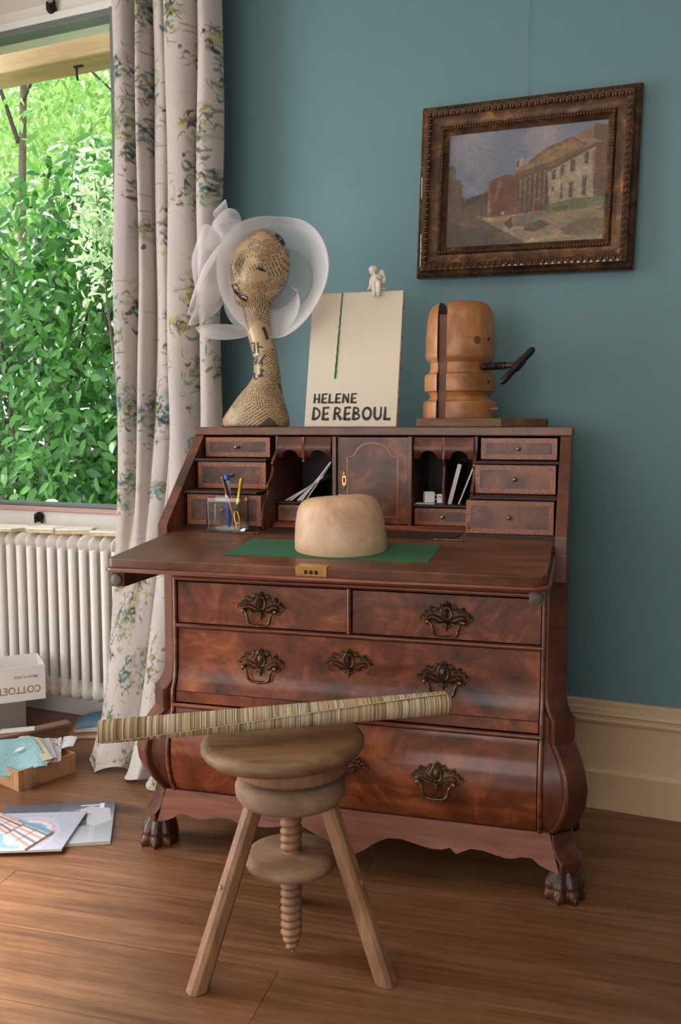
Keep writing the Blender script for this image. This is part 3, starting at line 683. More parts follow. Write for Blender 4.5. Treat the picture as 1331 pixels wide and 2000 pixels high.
# scalloped apron
half = [(.496, .083), (.470, .089), (.452, .097), (.437, .109), (.412, .109), (.395, .103), (.377, .102), (.352, .107), (.325, .113), (.298, .113), (.280, .105), (.265, .097), (.250, .110), (.232, .103), (.205, .1025), (.172, .108), (.135, .116), (.105, .1145), (.085, .106), (.065, .094), (.045, .078), (.022, .066), (0, .062)]
bot = [(x, z) for x, z in half] + [(-x, z) for x, z in reversed(half[:-1])]
poly = [(.474, .168), (.474, .166)] ; n = len(bot)
m = MB(); vs_ = []; fs = []
for (x, z) in bot:
    tx = x * .955; yb = -.012 * (1 - (z - .06) / .11) ; vs_ += [(x, yb - .004, z), (tx, -.002, .168), (tx, .02, .168), (x, .018 + yb, z)]
for i in range(n - 1):
    a, b = i * 4, i * 4 + 4
    fs += [(a, a + 1, b + 1, b), (a + 1, a + 2, b + 2, b + 1), (a + 2, a + 3, b + 3, b + 2), (a + 3, a, b, b + 3)]
fs += [(3, 2, 1, 0), ((n - 1) * 4, (n - 1) * 4 + 1, (n - 1) * 4 + 2, (n - 1) * 4 + 3)]
m.add(vs_, fs).build('apron', 'apron_wood', bu, 30)
for s in (-1, 1): MB().prism([(.06, .165), (.06, .09), (.11, .115), (.2, .12), (.3, .12), (.4, .115), (.47, .085), (.47, .165)], 'x', s * .476, s * .497).build('side_apron', 'walnut_dark', bu)
# claw feet
def claw_mesh():
    m = MB(); rings = []
    for z, rx, ry in ((0, .042, .046), (.02, .045, .047), (.045, .042, .042), (.07, .034, .034), (.09, .031, .031)):
        rings.append([(rx * cos(a), ry * sin(a) + .008, z) for a in np.linspace(0, 2 * pi, 20, endpoint=False)])
    m.loft(rings)
    for k, (ang, L) in enumerate(((-1.1, .036), (-.38, .042), (.38, .042), (1.1, .036))):
        dx, dy = sin(ang), -cos(ang)
        m.tube([(dx * .012, dy * .012 + .006, .085), (dx * .024, dy * .024 + .006, .062), (dx * .033, dy * .034 + .006, .040)], [.012, .0135, .0165], 10)
        m.ell((dx * .034, dy * .036 + .006, .035), (.0165, .0165, .015)); m.ell((dx * (L - .002), dy * (L - .001) + .006, .015), (.0165, .0165, .018))
        m.ell((dx * (L + .011), dy * (L + .013) + .006, .009), (.006, .006, .010))
    for a in np.linspace(-1.5, 1.5, 8):
        m.tube([(sin(a) * .027, -cos(a) * .027 + .006, .088), (sin(a) * .034, -cos(a) * .036 + .006, .055)], .0032, 6)
    me = voxel(m, .0022, 1, 'claw_foot')
    co = np.zeros(len(me.vertices) * 3); me.vertices.foreach_get('co', co); co = co.reshape(-1, 3); co[:, 2] = np.maximum(co[:, 2], 0); me.vertices.foreach_set('co', co.ravel())
    return me
cm = claw_mesh(); fin(cm, 'paw_wood')
for x, y, a in ((-.522, .05, .2), (.506, .05, -.2), (-.49, .42, pi - .6), (.49, .42, pi + .6)):
    o = obj('claw_foot', cm, None, bu); o.location = (x, y, 0); o.rotation_euler = (0, 0, -a)
# lopers
for x, ye in ((-.452, -.262), (.446, -.225)):
    lo = MB().box(x - .014, x + .017, ye + .003, .36, .7315, .7625).build('loper', 'walnut_fall', bu, bevel=.001)
    MB().lathe([(.001, -.004), (.010, -.004), (.0135, -.001), (.014, .004), (.001, .0045)], 20, (x, ye, .747), 'y').build('knob', 'loper_end', lo, 50)
# fall front, resting a little low on the lopers
fl = obj('fall_front', MB().prism([(-.466, 0), (-.466, -.288), (-.462, -.304), (-.452, -.308), (.440, -.308), (.458, -.300), (.466, -.284), (.466, 0)], 'z', -.024, 0).mesh('fall_front'), 'walnut_fall', bu, bevel=.0025, loc=(0, .028, .8205), rot=(.079, 0, 0))
pth = [(-.470, 0, -.024), (-.470, -.289, -.024), (-.464, -.307, -.024), (-.453, -.312, -.024), (.441, -.312, -.024), (.461, -.303, -.024), (.470, -.285, -.024), (.470, 0, -.024)]
MB().tube(pth, .005, 8).build('lip_moulding', 'bead', fl, 60)
MB().box(-.227, .225, -.228, -.05, -.0004, .0010).build('writing_baize', 'baize', fl)
MB().box(-.033, .033, -.3098, -.3083, -.019, .0012).box(-.033, .033, -.3098, -.284, .0002, .0014).build('lock_plate', 'brass', fl, bevel=.0004)
for k in (-.011, 0, .011): MB().box(k - .0035, k + .0035, -.3103, -.3096, -.014, -.006).build('lock_slot', 'black_hole', fl)
for x in (-.262, .232):
    MB().tube([(x - .033, -.002, .0025), (x + .033, -.002, .0025)], .0032, 8).box(x - .033, x + .033, -.012, .008, 0, .0012).build('hinge', 'old_brass', fl)
# inlaid patches of crossgrain along the fall front edge
# ---- interior
def small_drawer(x0, x1, z0, z1, y, knobx=None, band=.012):
    dr = MB().box(x0 + .0015, x1 - .0015, y, .45, z0 + .0015, z1 - .0015).build('small_drawer', 'burl', bu, bevel=.001)
    a, b, c, e = x0 + .0015, x1 - .0015, z0 + .0015, z1 - .0015; f0, f1 = y - .0012, y + .004
    for q in ((a, b, e - band, e), (a, b, c, c + band), (a, a + band, c + band, e - band), (b - band, b, c + band, e - band)): MB().box(q[0], q[1], f0, f1, q[2], q[3]).build('crossbanding', 'crossband', dr)
    kx = (x0 + x1) / 2 if knobx is None else knobx
    MB().lathe([(.001, 0), (.0045, 0), (.0045, -.0015), (.002, -.003), (.002, -.007), (.0048, -.009), (.0052, -.012), (.003, -.0145), (.0005, -.015)], 14, (kx, y - .001, (z0 + z1) / 2), 'y').build('knob', 'knob_brass', dr, 50)
for s in (-1, 1):
    def sd(a, b, *r): small_drawer(min(s * a, s * b), max(s * a, s * b), *r)
    sd(.277, .464, .999, 1.054, .245); sd(.270, .464, .918, .990, .193); sd(.258, .464, .828, .909, .124)
    for z, y in ((.994, .185), (.9135, .116)):
        MB().box(min(s * .268, s * .4695), max(s * .268, s * .4695), y, .45, z - .0035, z + .0035).build('ledge', 'carcass_dark', bu, bevel=.002)
    xs = sorted((s * .255, s * .2615)) if s < 0 else [.2635, .270]
    fe = catmull([(.128, .822, 0), (.122, .850, 0), (.137, .886, 0), (.158, .902, 0), (.170, .914, 0), (.166, .930, 0), (.196, .952, 0), (.208, .972, 0), (.204, .988, 0), (.222, 1.004, 0), (.240, 1.02, 0), (.242, 1.056, 0)], 4, False)
    MB().prism([(p.x, p.y) for p in fe] + [(.45, 1.056), (.45, .822)], 'x', xs[0], xs[1]).build('divider', 'walnut_dark', bu)
    # pigeonholes
    a, b = (-.254, -.106) if s < 0 else (.112, .262)
    MB().box(a, b, .225, .455, .8785, .885).build('pigeonhole_shelf', 'carcass_dark', bu, bevel=.002)
    small_drawer(a + .001, b - .001, .832, .8775, .232, band=.009)
    c = (a + b) / 2
    for p, q in ((a, c - .003), (c + .003, b)):
        mid = (p + q) / 2; hw = (q - p) / 2; rings = []
        arc = [(p, 1.0), (p + .010, 1.0)] + [(mid + (hw - .014) * cos(t_), 1.003 + .018 * sin(t_)) for t_ in np.linspace(pi, 0, 11)] + [(q - .010, 1.0), (q, 1.0)]
        vs2 = []
        for x, z in arc:
            for u in range(7):
                zz = lerp(z, 1.054, u / 6); vs2.append((x, .238 - .012 * sin(pi * min(1, (zz - .998) / .056)), zz))
            vs2.append((x, .252, 1.054)); vs2.append((x, .252, z))
        k = 9; F2 = [(i * k + j, i * k + (j + 1) % k, (i + 1) * k + (j + 1) % k, (i + 1) * k + j) for i in range(len(arc) - 1) for j in range(k)]
        MB().add(vs2, F2).build('valance', 'walnut_dark', bu, 50)
    if s > 0: MB().prism([(.236, .885), (.230, .93), (.245, .98), (.228, 1.0), (.232, 1.054), (.45, 1.054), (.45, .885)], 'x', c - .0025, c + .0025).build('divider', 'walnut_dark', bu)
    else: MB().prism([(.225, 1.054), (.225, .998), (.229, .994), (.235, .998), (.235, 1.054)], 'x', c - .003, c + .003).ell((c, .229, .992), .0035).build('pendant', 'bead', bu, 50)
    MB().box(*sorted((s * .0935 + .006, s * .104 + .006)), .215, .45, .83, 1.056).build('pillar', 'walnut_fall', bu, bevel=.0015)
dr = MB().box(-.086, .098, .224, .24, .834, 1.054).build('prospect_door', 'burl', bu, bevel=.001)
arch = [(-.060, .852), (-.060, 1.004), (-.044, 1.006), (-.036, 1.02)] + [(.006 + .034 * 1.2 * cos(t_), 1.016 + .024 * sin(t_)) for t_ in np.linspace(pi * .93, pi * .07, 12)] + [(.048, 1.02), (.056, 1.006), (.072, 1.004), (.072, .852)]
m = MB()
def ribbon(pts, w, y, closed=False):
    n_ = len(pts); vv = []
    for i, p in enumerate(pts):
        a_ = pts[i - 1] if (i > 0 or closed) else p; b_ = pts[(i + 1) % n_] if (i < n_ - 1 or closed) else p
        dx, dz = b_[0] - a_[0], b_[1] - a_[1]; l_ = sqrt(dx * dx + dz * dz) or 1; nx, nz = -dz / l_ * w / 2, dx / l_ * w / 2
        vv += [(p[0] + nx, y, p[1] + nz), (p[0] - nx, y, p[1] - nz), (p[0] - nx, y + .002, p[1] - nz), (p[0] + nx, y + .002, p[1] + nz)]
    ff = []
    for i in range(n_ if closed else n_ - 1):
        a_, b_ = i * 4, ((i + 1) % n_) * 4
        ff += [(a_ + j, a_ + (j + 1) % 4, b_ + (j + 1) % 4, b_ + j) for j in range(4)]
    return vv, ff
m.add(*ribbon(arch + [(-.060, .852)], .0055, .2232)).build('inlay_band', 'crossband', dr)
m = MB(); m.prism([(-.0045, -.012), (.0045, -.012), (.0055, 0), (.0045, .012), (-.0045, .012), (-.0055, 0)], 'y', -.0015, .001)
for sg in (-1, 1):
    m.ell((0, -.0005, sg * .016), (.004, .0015, .005), 8, 6); m.ell((-.005, -.0005, sg * .0125), .0022, 6, 5); m.ell((.005, -.0005, sg * .0125), .0022, 6, 5); m.ell((0, -.0005, sg * .022), (.002, .0015, .003), 6, 5)
esc = m.build('escutcheon', 'brass', dr, 50, loc=(-.068, .2225, .944)); MB().box(-.0022, .0022, -.0021, -.0012, -.006, .006).build('keyhole', 'black_hole', dr, loc=(-.068, .2225, .944))
MB().prism([(.195, .8205), (.195, .826), (.205, .8315), (.22, .8325), (.23, .832), (.23, .8205)], 'x', -.254, .262).build('base_moulding', 'bead', bu)
MB().box(-.235, .245, .06, .19, .8203, .8215).build('well_slide', 'carcass_dark', bu)
for s in (-1, 1): MB().box(*sorted((s * .4685, s * .262)), .121, .45, .820, .828).build('drawer_plinth', 'carcass_dark', bu)
# ------------------------------------------------------------------ stool
ST = Vector((-.778, -1.002, 0))
st = thing('screw_stool', 'worn wooden three-legged stool with a screw-thread column', 'stool', ST)
TX = radians(2.2)
seat = MB().lathe([(.001, .462), (.148, .462), (.158, .459), (.164, .450), (.164, .441), (.158, .432), (.146, .427), (.001, .427)], 64).build('seat', 'stool_top', st, 40)
seat.rotation_euler = (0, -TX * .9, radians(20)); seat.location = (.0, 0, .004)
MB().lathe([(.001, .425), (.118, .425), (.117, .402), (.110, .396), (.001, .396)], 48).build('seat_collar', 'stool_wood', st, 40)
MB().lathe([(.001, .386), (.095, .386), (.106, .381), (.112, .366), (.111, .350), (.103, .338), (.090, .334), (.001, .334)], 48).build('hub', 'stool_grey', st, 50)
MB().lathe([(.001, .224), (.080, .224), (.090, .219), (.094, .209), (.091, .199), (.082, .194), (.001, .194)], 48).build('brace_disc', 'stool_grey', st, 50)
rings = []; zz = .012; N = 24
def screw_r(z, a):
    env = .0225 if z > .05 else .0225 * sqrt(max(.0, (z - .006) / .044))
    ph = (z / .0165 - a / (2 * pi)) % 1.0; th = .5 - .5 * cos(2 * pi * ph)
    return max(.0015, env - .0052 * (1 - th ** .6))
rings = [[(screw_r(z, 2 * pi * k / N) * cos(2 * pi * k / N), screw_r(z, 2 * pi * k / N) * sin(2 * pi * k / N), z) for k in range(N)] for z in np.arange(.008, .397, .0016)]
MB().loft(rings).build('screw', 'stool_wood', st, 60)
for a in (-153.2, -33.2 + .0, 86.8):
    pass
def leg(foot, ang):
    f = Vector((foot[0] - ST.x, foot[1] - ST.y, 0)); d = Vector((f.x, f.y, 0)).normalized(); top = d * .078 + Vector((0, 0, .355))
    ax = (f - top).normalized(); n1 = Vector((-d.y, d.x, 0)); n2 = ax.cross(n1).normalized(); w = .0175
    def ring(p, k): return [p + n1 * k * a + n2 * k * b for a, b in ((-w, -w * .55), (-w * .55, -w), (w * .55, -w), (w, -w * .55), (w, w * .55), (w * .55, w), (-w * .55, w), (-w, w * .55))]
    r0 = ring(top, .95); r1 = ring(f, 1.05); r1 = [p - ax * (p.z / ax.z) for p in r1]
    MB().loft([r0, ring(top.lerp(f, .5), 1.0), r1]).build('leg', 'stool_wood', st, bevel=.0015)
    q = top.lerp(f, .46) ; MB().lathe([(.0005, 0), (.0045, 0), (.0045, .003), (.0005, .003)], 12).build('peg', 'stool_grey', st, loc=q + d * .0185 , rot=(Vector((0, 0, 1)).rotation_difference(n2 if n2.dot(d) > 0 else -n2)).to_euler())
for ang in (0, 1, 2):
    base = Vector((-.894, -1.179, 0)) - ST; R = Matrix.Rotation(ang * 2 * pi / 3, 3, 'Z') @ base; leg(R + ST, ang)
# ------------------------------------------------------------------ reed matting roll on the stool
A = Vector((-1.082, -1.216, .497)); B = Vector((-.499, -.858, .523))
ax = (B - A).normalized(); L = (B - A).length; n1 = Vector((0, 0, 1)).cross(ax).normalized(); n2 = ax.cross(n1)
roll = thing('matting_roll', 'rolled striped natural reed matting lying across the stool seat', 'roll', (A + B) / 2)
mid = (A + B) / 2
def spir(u):  # cross-section: two and a half turns, outer flap edge on the camera side
    a = u * 5.1 * pi; r = .0135 + .0105 * u; return a, r
NR = 300
stems = []
for k in range(NR):
    c = k
import colorsys
w_, h_ = 110, 1100
rs = Raster(w_, h_, c3(176, 150, 112))
rr_ = np.random.default_rng(5); y = 0
PAL = [c3(206, 190, 164), c3(194, 172, 134), c3(172, 146, 106), c3(140, 112, 76), c3(212, 200, 184), c3(182, 152, 106), c3(128, 102, 72), c3(196, 182, 160), c3(190, 158, 110), c3(202, 186, 156)]
relief = np.zeros(h_)
while y < h_:
    n_ = rr_.integers(2, 4); col_ = np.array(PAL[rr_.integers(len(PAL))]) * rr_.uniform(.85, 1.1)
    rs.a[y:y + n_] = col_; relief[y:y + n_] = rr_.uniform(.2, 1) ; relief[min(y + n_ - 1, h_ - 1)] = 0; rs.a[min(y + n_ - 1, h_ - 1)] *= .55; y += n_
rs.a *= (.98 + .28 * vnoise(w_, h_, (14, 60), 3))[..., None]
def rollfn(U, V):
    start = radians(163); skew = -(V - .5) * 1.8   # slightly conical winding: outer edge spirals along the roll
    a = start - U * 5.2 * pi + skew; r = .0235 - .0085 * U + relief[None, :].T * .0009
    t_ = V * L + (U * .012)
    X = A.x - mid.x + ax.x * t_ + n1.x * r * np.cos(a) + n2.x * r * np.sin(a)
    Y = A.y - mid.y + ax.y * t_ + n1.y * r * np.cos(a) + n2.y * r * np.sin(a)
    Z = A.z - mid.z + ax.z * t_ + n1.z * r * np.cos(a) + n2.z * r * np.sin(a)
    return X, Y, Z
o = sheet('reed_sheet', rollfn, rs, 'print_matte', roll, 60, thick=.0012)
ed = [Vector([float(q) for q in rollfn(np.array([[0.0]]), np.array([[v_]]))] ) if False else None for v_ in ()]
pts = []
for v_ in np.linspace(0, 1, 40):
    a = radians(163) - (v_ - .5) * 1.8; r = .0242; pts.append(A - mid + ax * (v_ * L) + n1 * r * cos(a) + n2 * r * sin(a))
MB().tube(pts, .0009, 6).build('edge_binding', 'stone_edge', roll, 60)
# ------------------------------------------------------------------ hat block on the fall
hb = thing('hat_block', 'pale wooden oval hat block standing on the green baize', 'hat block', BW(.012, -.095, .8105), (radians(4.5) * cos(BTH), radians(4.5) * sin(BTH), BTH))
rings = []
for z, k, rim in ((0, .985, 0), (.004, 1.0, 0), (.03, .985, 0), (.06, .955, 0), (.085, .91, 0), (.098, .865, 0), (.106, .80, .002), (.1115, .70, .004), (.115, .5, .005), (.1155, .25, .001), (.1155, .02, 0)):
    rings.append([(.104 * k * cos(a) - .004 * z / .11, .094 * k * sin(a), z + rim * (1 if True else 0) + (.014 * (cos(a) * .35 - sin(a) * .4) * min(1, z / .11) ** 2)) for a in np.linspace(0, 2 * pi, 56, endpoint=False)])
MB().loft(rings).build('block', 'hat_block_wood', hb, 40)
# ------------------------------------------------------------------ glass pen holder
gp = tag(MB().box(-.0455, .0455, -.026, .026, 0, .084).mesh('x') and obj('pen_holder', (lambda: None)() or MB().loft([
    [(-.0455, -.026, 0), (.0455, -.026, 0), (.0455, .026, 0), (-.0455, .026, 0)], [(-.0455, -.026, .084), (.0455, -.026, .084), (.0455, .026, .084), (-.0455, .026, .084)],
    [(-.0425, -.023, .084), (.0425, -.023, .084), (.0425, .023, .084), (-.0425, .023, .084)], [(-.0425, -.023, .006), (.0425, -.023, .006), (.0425, .023, .006), (-.0425, .023, .006)]]).mesh('pen_holder'), 'glass', None, bevel=.0006),
    'clear square glass pen holder standing on the bureau', 'pen holder')
gp.location = BW(-.332, .078, .8215); gp.rotation_euler = (0, 0, BTH)
def pen(name, label, base, tip, parts):
    b_ = BW(*base); t_ = BW(*tip); d = (t_ - b_); e = thing(name, label, 'pen', b_, Vector((0, 0, 1)).rotation_difference(d.normalized()).to_euler())
    for pn, mat, prof in parts: MB().lathe(prof, 14).build(pn, mat, e, 50)
    return e
zb = .8285
pen('marker_pen', 'blue felt marker with a pale barrel in the glass holder', (-.328, .080, zb), (-.334, .084, .96), [('barrel', 'pen_blue', [(.0006, 0), (.003, .004), (.0062, .012), (.0065, .075), (.001, .075)]), ('grip', 'pen_pale', [(.001, .0752), (.0068, .0752), (.0068, .118), (.001, .118)]), ('cap', 'pen_blue', [(.001, .1182), (.0073, .1182), (.0075, .132), (.001, .134)])])
e = pen('ballpoint_pen', 'copper and silver ballpoint pen leaning in the glass holder', (-.305, .075, zb), (-.337, .066, .955), [('barrel', 'copper', [(.0005, 0), (.002, .008), (.0042, .02), (.0045, .085), (.001, .085)]), ('cap', 'booklet_dark', [(.001, .0852), (.0047, .0852), (.0046, .125), (.001, .1265)])])
MB().box(-.0015, .0015, -.0075, -.0055, .088, .13).ell((0, -.005, .131), (.004, .004, .003), 8, 6).build('clip', 'copper', e)
pen('gold_pen', 'slim gold pen leaning to the right in the glass holder', (-.318, .086, zb), (-.298, .092, .955), [('barrel', 'old_brass', [(.0005, 0), (.004, .012), (.0045, .06), (.001, .06)]), ('cap', 'gold', [(.001, .0602), (.0055, .0602), (.0052, .122), (.001, .128)])])
e = thing('gold_clip', 'small gold spring clip inside the glass holder', 'clip', BW(-.297, .066, zb), (0, -.15, BTH))
MB().tube([(-.005, 0, 0), (-.006, 0, .03), (-.003, 0, .044), (.003, 0, .044), (.006, 0, .03), (.005, 0, 0)], .0022, 8).build('loop', 'gold', e, 60); MB().box(-.005, .005, -.003, .003, .012, .016).build('bar', 'gold', e, bevel=.001)
e = thing('silver_pen', 'thin steel pencil standing against the left wall of the holder', 'pen', BW(-.366, .078, zb), (0, .04, BTH)); MB().lathe([(.0004, 0), (.0016, .006), (.0018, .058), (.0004, .06)], 10).build('barrel', 'steel_wire', e, 50)
# ------------------------------------------------------------------ letters and things in the pigeonholes
def leaning(name, label, cat, x, y, z, w, h, t_, ang, mat, group=None, edge=None):
    e = thing(name, label, cat, BW(x, y, z), (0, ang, BTH), group)
    MB().box(0, t_, 0, w, 0, h).build('cover', mat, e, bevel=.0004)
    MB().box(-.0006, t_ + .0006, -.0008, .0, 0, h).build('edge', edge or 'envelope_white', e)
    return e
for k, (x, ang, h, mat, lab) in enumerate(((-.240, 60, .108, 'envelope_kraft', 'kraft envelope lying lowest of the slanted letters in the pigeonhole'), (-.2335, 57, .110, 'envelope_white', 'white envelope second from the bottom of the slanted letters'), (-.2265, 54, .112, 'envelope_kraft', 'thin kraft envelope in the middle of the slanted letters'),
        (-.209, 44, .100, 'envelope_white', 'thick white folded letter leaning in the pigeonhole'), (-.196, 38, .132, 'envelope_white', 'tall white envelope standing highest of the slanted letters'), (-.186, 35, .120, 'booklet_dark', 'dark backed card behind the tall white envelope'))):
    leaning('envelope', lab, 'envelope', x, .255 + .006 * (k % 2), .8857, .15, h, .0022 if k != 3 else .006, radians(ang), mat, 'letters in the pigeonhole')
leaning('booklet', 'dark grey booklet leaning by the divider in the pigeonhole', 'booklet', .194, .262, .8857, .14, .105, .009, radians(14), 'booklet_dark', None, 'envelope_white')
leaning('folder', 'thin black folder slanting in the pigeonhole beside the grey booklet', 'folder', .221, .262, .8857, .14, .100, .0022, radians(21), 'booklet_dark', None, 'envelope_white')
e = thing('card', 'small white card under the plug adapter', 'card', BW(.139, .245, .8857), (0, 0, BTH)); MB().box(-.024, .024, -.012, .03, 0, .0012).build('sheet', 'card_white', e); MB().box(-.022, .012, -.014, -.004, .0013, .0022).build('slip', 'card_white', e)
e = thing('plug_adapter', 'white square plug adapter in the pigeonhole', 'adapter', BW(.146, .262, .888), (0, 0, BTH + .35)); MB().box(-.0135, .0135, -.013, .013, 0, .028).build('body', 'white_plastic', e, bevel=.003)
for q in (.008, .019): MB().tube([(.013, -.004, q), (.022, -.006, q)], .0022, 8).build('pin', 'steel_wire', e)
e = thing('charger_cube', 'smaller white charger cube beside the plug adapter', 'charger', BW(.174, .272, .8857), (0, 0, BTH + .1)); MB().box(-.009, .009, -.011, .011, 0, .024).build('body', 'white_plastic', e, bevel=.003); MB().box(-.005, .005, -.0115, -.0105, .016, .019).build('socket', 'print_grey', e)
# ------------------------------------------------------------------ canvas with lettering
LEAN = math.atan2(.085, .365)
cv = thing('lettered_canvas', 'cream canvas leaning on the wall with brown lettering and a green stripe', 'canvas', BW(-.085, .338, 1.0805), (-LEAN, 0, BTH))
CW, CH = .257, .378
MB().box(-CW / 2, CW / 2, 0, .019, 0, CH).build('stretched_canvas', 'canvas_paint', cv, bevel=.0025)
for k in range(8): MB().box(CW / 2 - .0002, CW / 2 + .0012, .008, .011, .03 + k * .043, .036 + k * .043).build('tack', 'iron', cv)
gp_ = [(-.0435, -.0004, CH - .001)] + [(-.0435 - .006 * (k / 30) + .0006 * sin(k * 1.9), -.0004, CH - .001 - .243 * k / 30) for k in range(1, 31)]
MB().tube(gp_, [.0018 + .0012 * (k / 30) + .0004 * sin(k * 2.3) for k in range(31)], 7).build('green_drip', 'green_paint', cv, 60)
def seg(a, b, wa, wb):
    dx, dz = b[0] - a[0], b[1] - a[1]; l_ = sqrt(dx * dx + dz * dz) or 1; nx, nz = -dz / l_, dx / l_
    wa *= 1.22; wb *= 1.22
    return [(a[0] + nx * wa / 2, a[1] + nz * wa / 2), (b[0] + nx * wb / 2, b[1] + nz * wb / 2), (b[0] - nx * wb / 2, b[1] - nz * wb / 2), (a[0] - nx * wa / 2, a[1] - nz * wa / 2)]
def arc_(cx, cz, rx, rz, a0, a1, w0, w1, n_=10):
    return [seg((cx + rx * cos(radians(lerp(a0, a1, k / n_))), cz + rz * sin(radians(lerp(a0, a1, k / n_)))), (cx + rx * cos(radians(lerp(a0, a1, (k + 1.12) / n_))), cz + rz * sin(radians(lerp(a0, a1, (k + 1.12) / n_)))), lerp(w0, w1, k / n_), lerp(w0, w1, (k + 1) / n_)) for k in range(n_)]
st_ = lambda x, t=.15, b=.25: [seg((x, 1), (x - .02, 0), t, b)]
barL = lambda x0, x1, z, w, f=.0: [seg((x0, z), (x1, z + f), w, w * 1.35)]
GLY = {
 'H': (.92, st_(.2) + st_(.72) + barL(.2, .72, .45, .11)), 'E': (.82, st_(.2) + barL(.15, .74, .95, .11, .01) + barL(.2, .66, .42, .11, .12) + barL(.12, .76, .06, .14, .01)),
 'L': (.78, st_(.2) + barL(.12, .74, .06, .14, .01)), 'N': (.98, st_(.2) + st_(.78, .13, .2) + [seg((.2, .98), (.76, .12), .13, .24)]),
 'D': (.98, st_(.22) + arc_(.2, .5, .62, .44, 88, -88, .13, .16, 14)), 'R': (1.0, st_(.22) + arc_(.24, .72, .46, .23, 90, -90, .13, .14, 10) + [seg((.45, .5), (.86, .02), .14, .26)]),
 'B': (.96, st_(.22) + arc_(.24, .74, .44, .21, 90, -90, .12, .13, 10) + arc_(.24, .28, .54, .23, 90, -90, .13, .15, 10)),
 'O': (1.04, arc_(.52, .5, .38, .43, 90, 270, .16, .2, 14) + arc_(.52, .5, .38, .43, 270, 450, .2, .16, 14)), 'U': (1.0, [seg((.2, 1), (.2, .38), .18, .22)] + arc_(.5, .38, .3, .31, 180, 360, .2, .17, 12) + [seg((.8, .38), (.8, 1), .15, .13)]), ' ': (.28, [])}
def text_line(word, x, z, h, total):
    nat = sum(GLY[c][0] for c in word); k = total / nat
    for c in word:
        if GLY[c][1]:
            m = MB()
            for q in GLY[c][1]: m.prism([(x + a * k, z + b * h) for a, b in q], 'y', -.0006, .0004)
            m.build('letter', 'letter_brown', cv)['kind'] = 'stuff'
        x += GLY[c][0] * k
text_line('HELENE', -.108, .0655, .0265, .1245); text_line('DE REBOUL', -.110, .0185, .036, .2225)
# ------------------------------------------------------------------ cherub sitting on the canvas
fgm = MB()
fgm.ell((0, .002, .020), (.012, .010, .013)); fgm.ell((-.002, .0, .034), (.011, .009, .012)); fgm.ell((-.009, -.006, .0525), (.0115, .0115, .012))
for k in range(16):
    a_ = k * 2.4; h_k = .15 + .85 * k / 15; r_k = sqrt(max(0, 1 - h_k * h_k)) * .0105; fgm.ell((-.009 + r_k * cos(a_), -.0045 + r_k * sin(a_), .0535 + .0095 * h_k), .0038, 8, 6)
fgm.ell((-.008, -.016, .050), .0022, 8, 6); fgm.ell((-.012, -.0145, .047), .003, 8, 6); fgm.ell((-.004, -.0145, .047), .003, 8, 6)
for s, k in ((-1, -.004), (1, .009)):
    fgm.tube([(k, 0, .014), (k - .001, -.014, .017), (k, -.016, .004), (k + .001, -.017, -.010)], [.008, .0078, .0068, .0052], 10); fgm.ell((k + .001, -.020, -.014), (.0055, .0075, .0045))
fgm.tube([(-.010, 0, .040), (-.016, -.002, .026), (-.018, -.002, .008), (-.024, -.003, .003)], [.005, .0048, .004, .0034], 8)
fgm.tube([(.008, -.001, .040), (.012, -.011, .032), (.003, -.015, .035), (-.006, -.014, .043)], [.005, .0046, .004, .0034], 8)
fgm.ell((.012, .006, .044), (.009, .004, .012)); fgm.ell((.018, .006, .030), (.0065, .004, .014)); fgm.ell((.004, .002, .003), (.022, .011, .004))
fg = thing('cherub_figurine', 'tiny cream cherub figurine sitting on the top edge of the canvas', 'figurine', BW(-.032, .4255, 1.0805 + CH * cos(LEAN) + .002), (0, 0, BTH))
fme = voxel(fgm, .0014, 1, 'body'); obj('body', fme, 'plaster_cream', fg, 60)
# ------------------------------------------------------------------ hat stretching former
HF = BW(.208, .365, 1.0805)
hf = thing('hat_former', 'turned wooden hat stretching block split by a slot on a thick base board', 'hat former', HF, (0, 0, BTH))
MB().prism([(-.098, -.10), (.118, -.108), (.222, -.004), (.222, .10), (-.098, .10)], 'z', 0, .0215).build('base_board', 'former_base', hf, bevel=.002)
HP = [(.001, .0), (.0935, .0), (.0945, .004), (.0945, .040), (.092, .0435), (.082, .047), (.0765, .057), (.082, .067), (.0905, .070), (.0915, .074), (.0915, .106), (.0895, .112), (.080, .118), (.0762, .130), (.0778, .143), (.087, .152), (.0895, .160), (.0885, .21), (.0855, .25), (.081, .272), (.072, .288), (.058, .297), (.035, .3005), (.001, .301)]
def half_former(side):
    me = MB().lathe(HP, 72).mesh('half'); bm = bmesh.new(); bm.from_mesh(me)
    rz = radians(-2); n_ = Vector((cos(rz), sin(rz), 0)); off = -.045 if side < 0 else -.021
    g = bmesh.ops.bisect_plane(bm, geom=bm.verts[:] + bm.edges[:] + bm.faces[:], plane_co=n_ * off, plane_no=n_, clear_outer=side < 0, clear_inner=side > 0)
    ed_ = [e_ for e_ in g['geom_cut'] if isinstance(e_, bmesh.types.BMEdge)]; r = bmesh.ops.triangle_fill(bm, use_beauty=True, edges=ed_)
    me.materials.append(M['former_wood']); me.materials.append(M['former_slot'])
    for f_ in r['geom']:
        if isinstance(f_, bmesh.types.BMFace): f_.material_index = 1
    bmesh.ops.recalc_face_normals(bm, faces=bm.faces); bm.to_mesh(me); bm.free(); return me
for s in (-1, 1): obj('former_half', half_former(s), 'former_wood', hf, 35, loc=(0 if s > 0 else -.002, 0, .0215))
MB().box(-.0475, -.0205, -.058, .06, .0215, .285).build('slot_filler', 'former_slot', hf)  # filler block added so the slot shows a lit brown face, not black
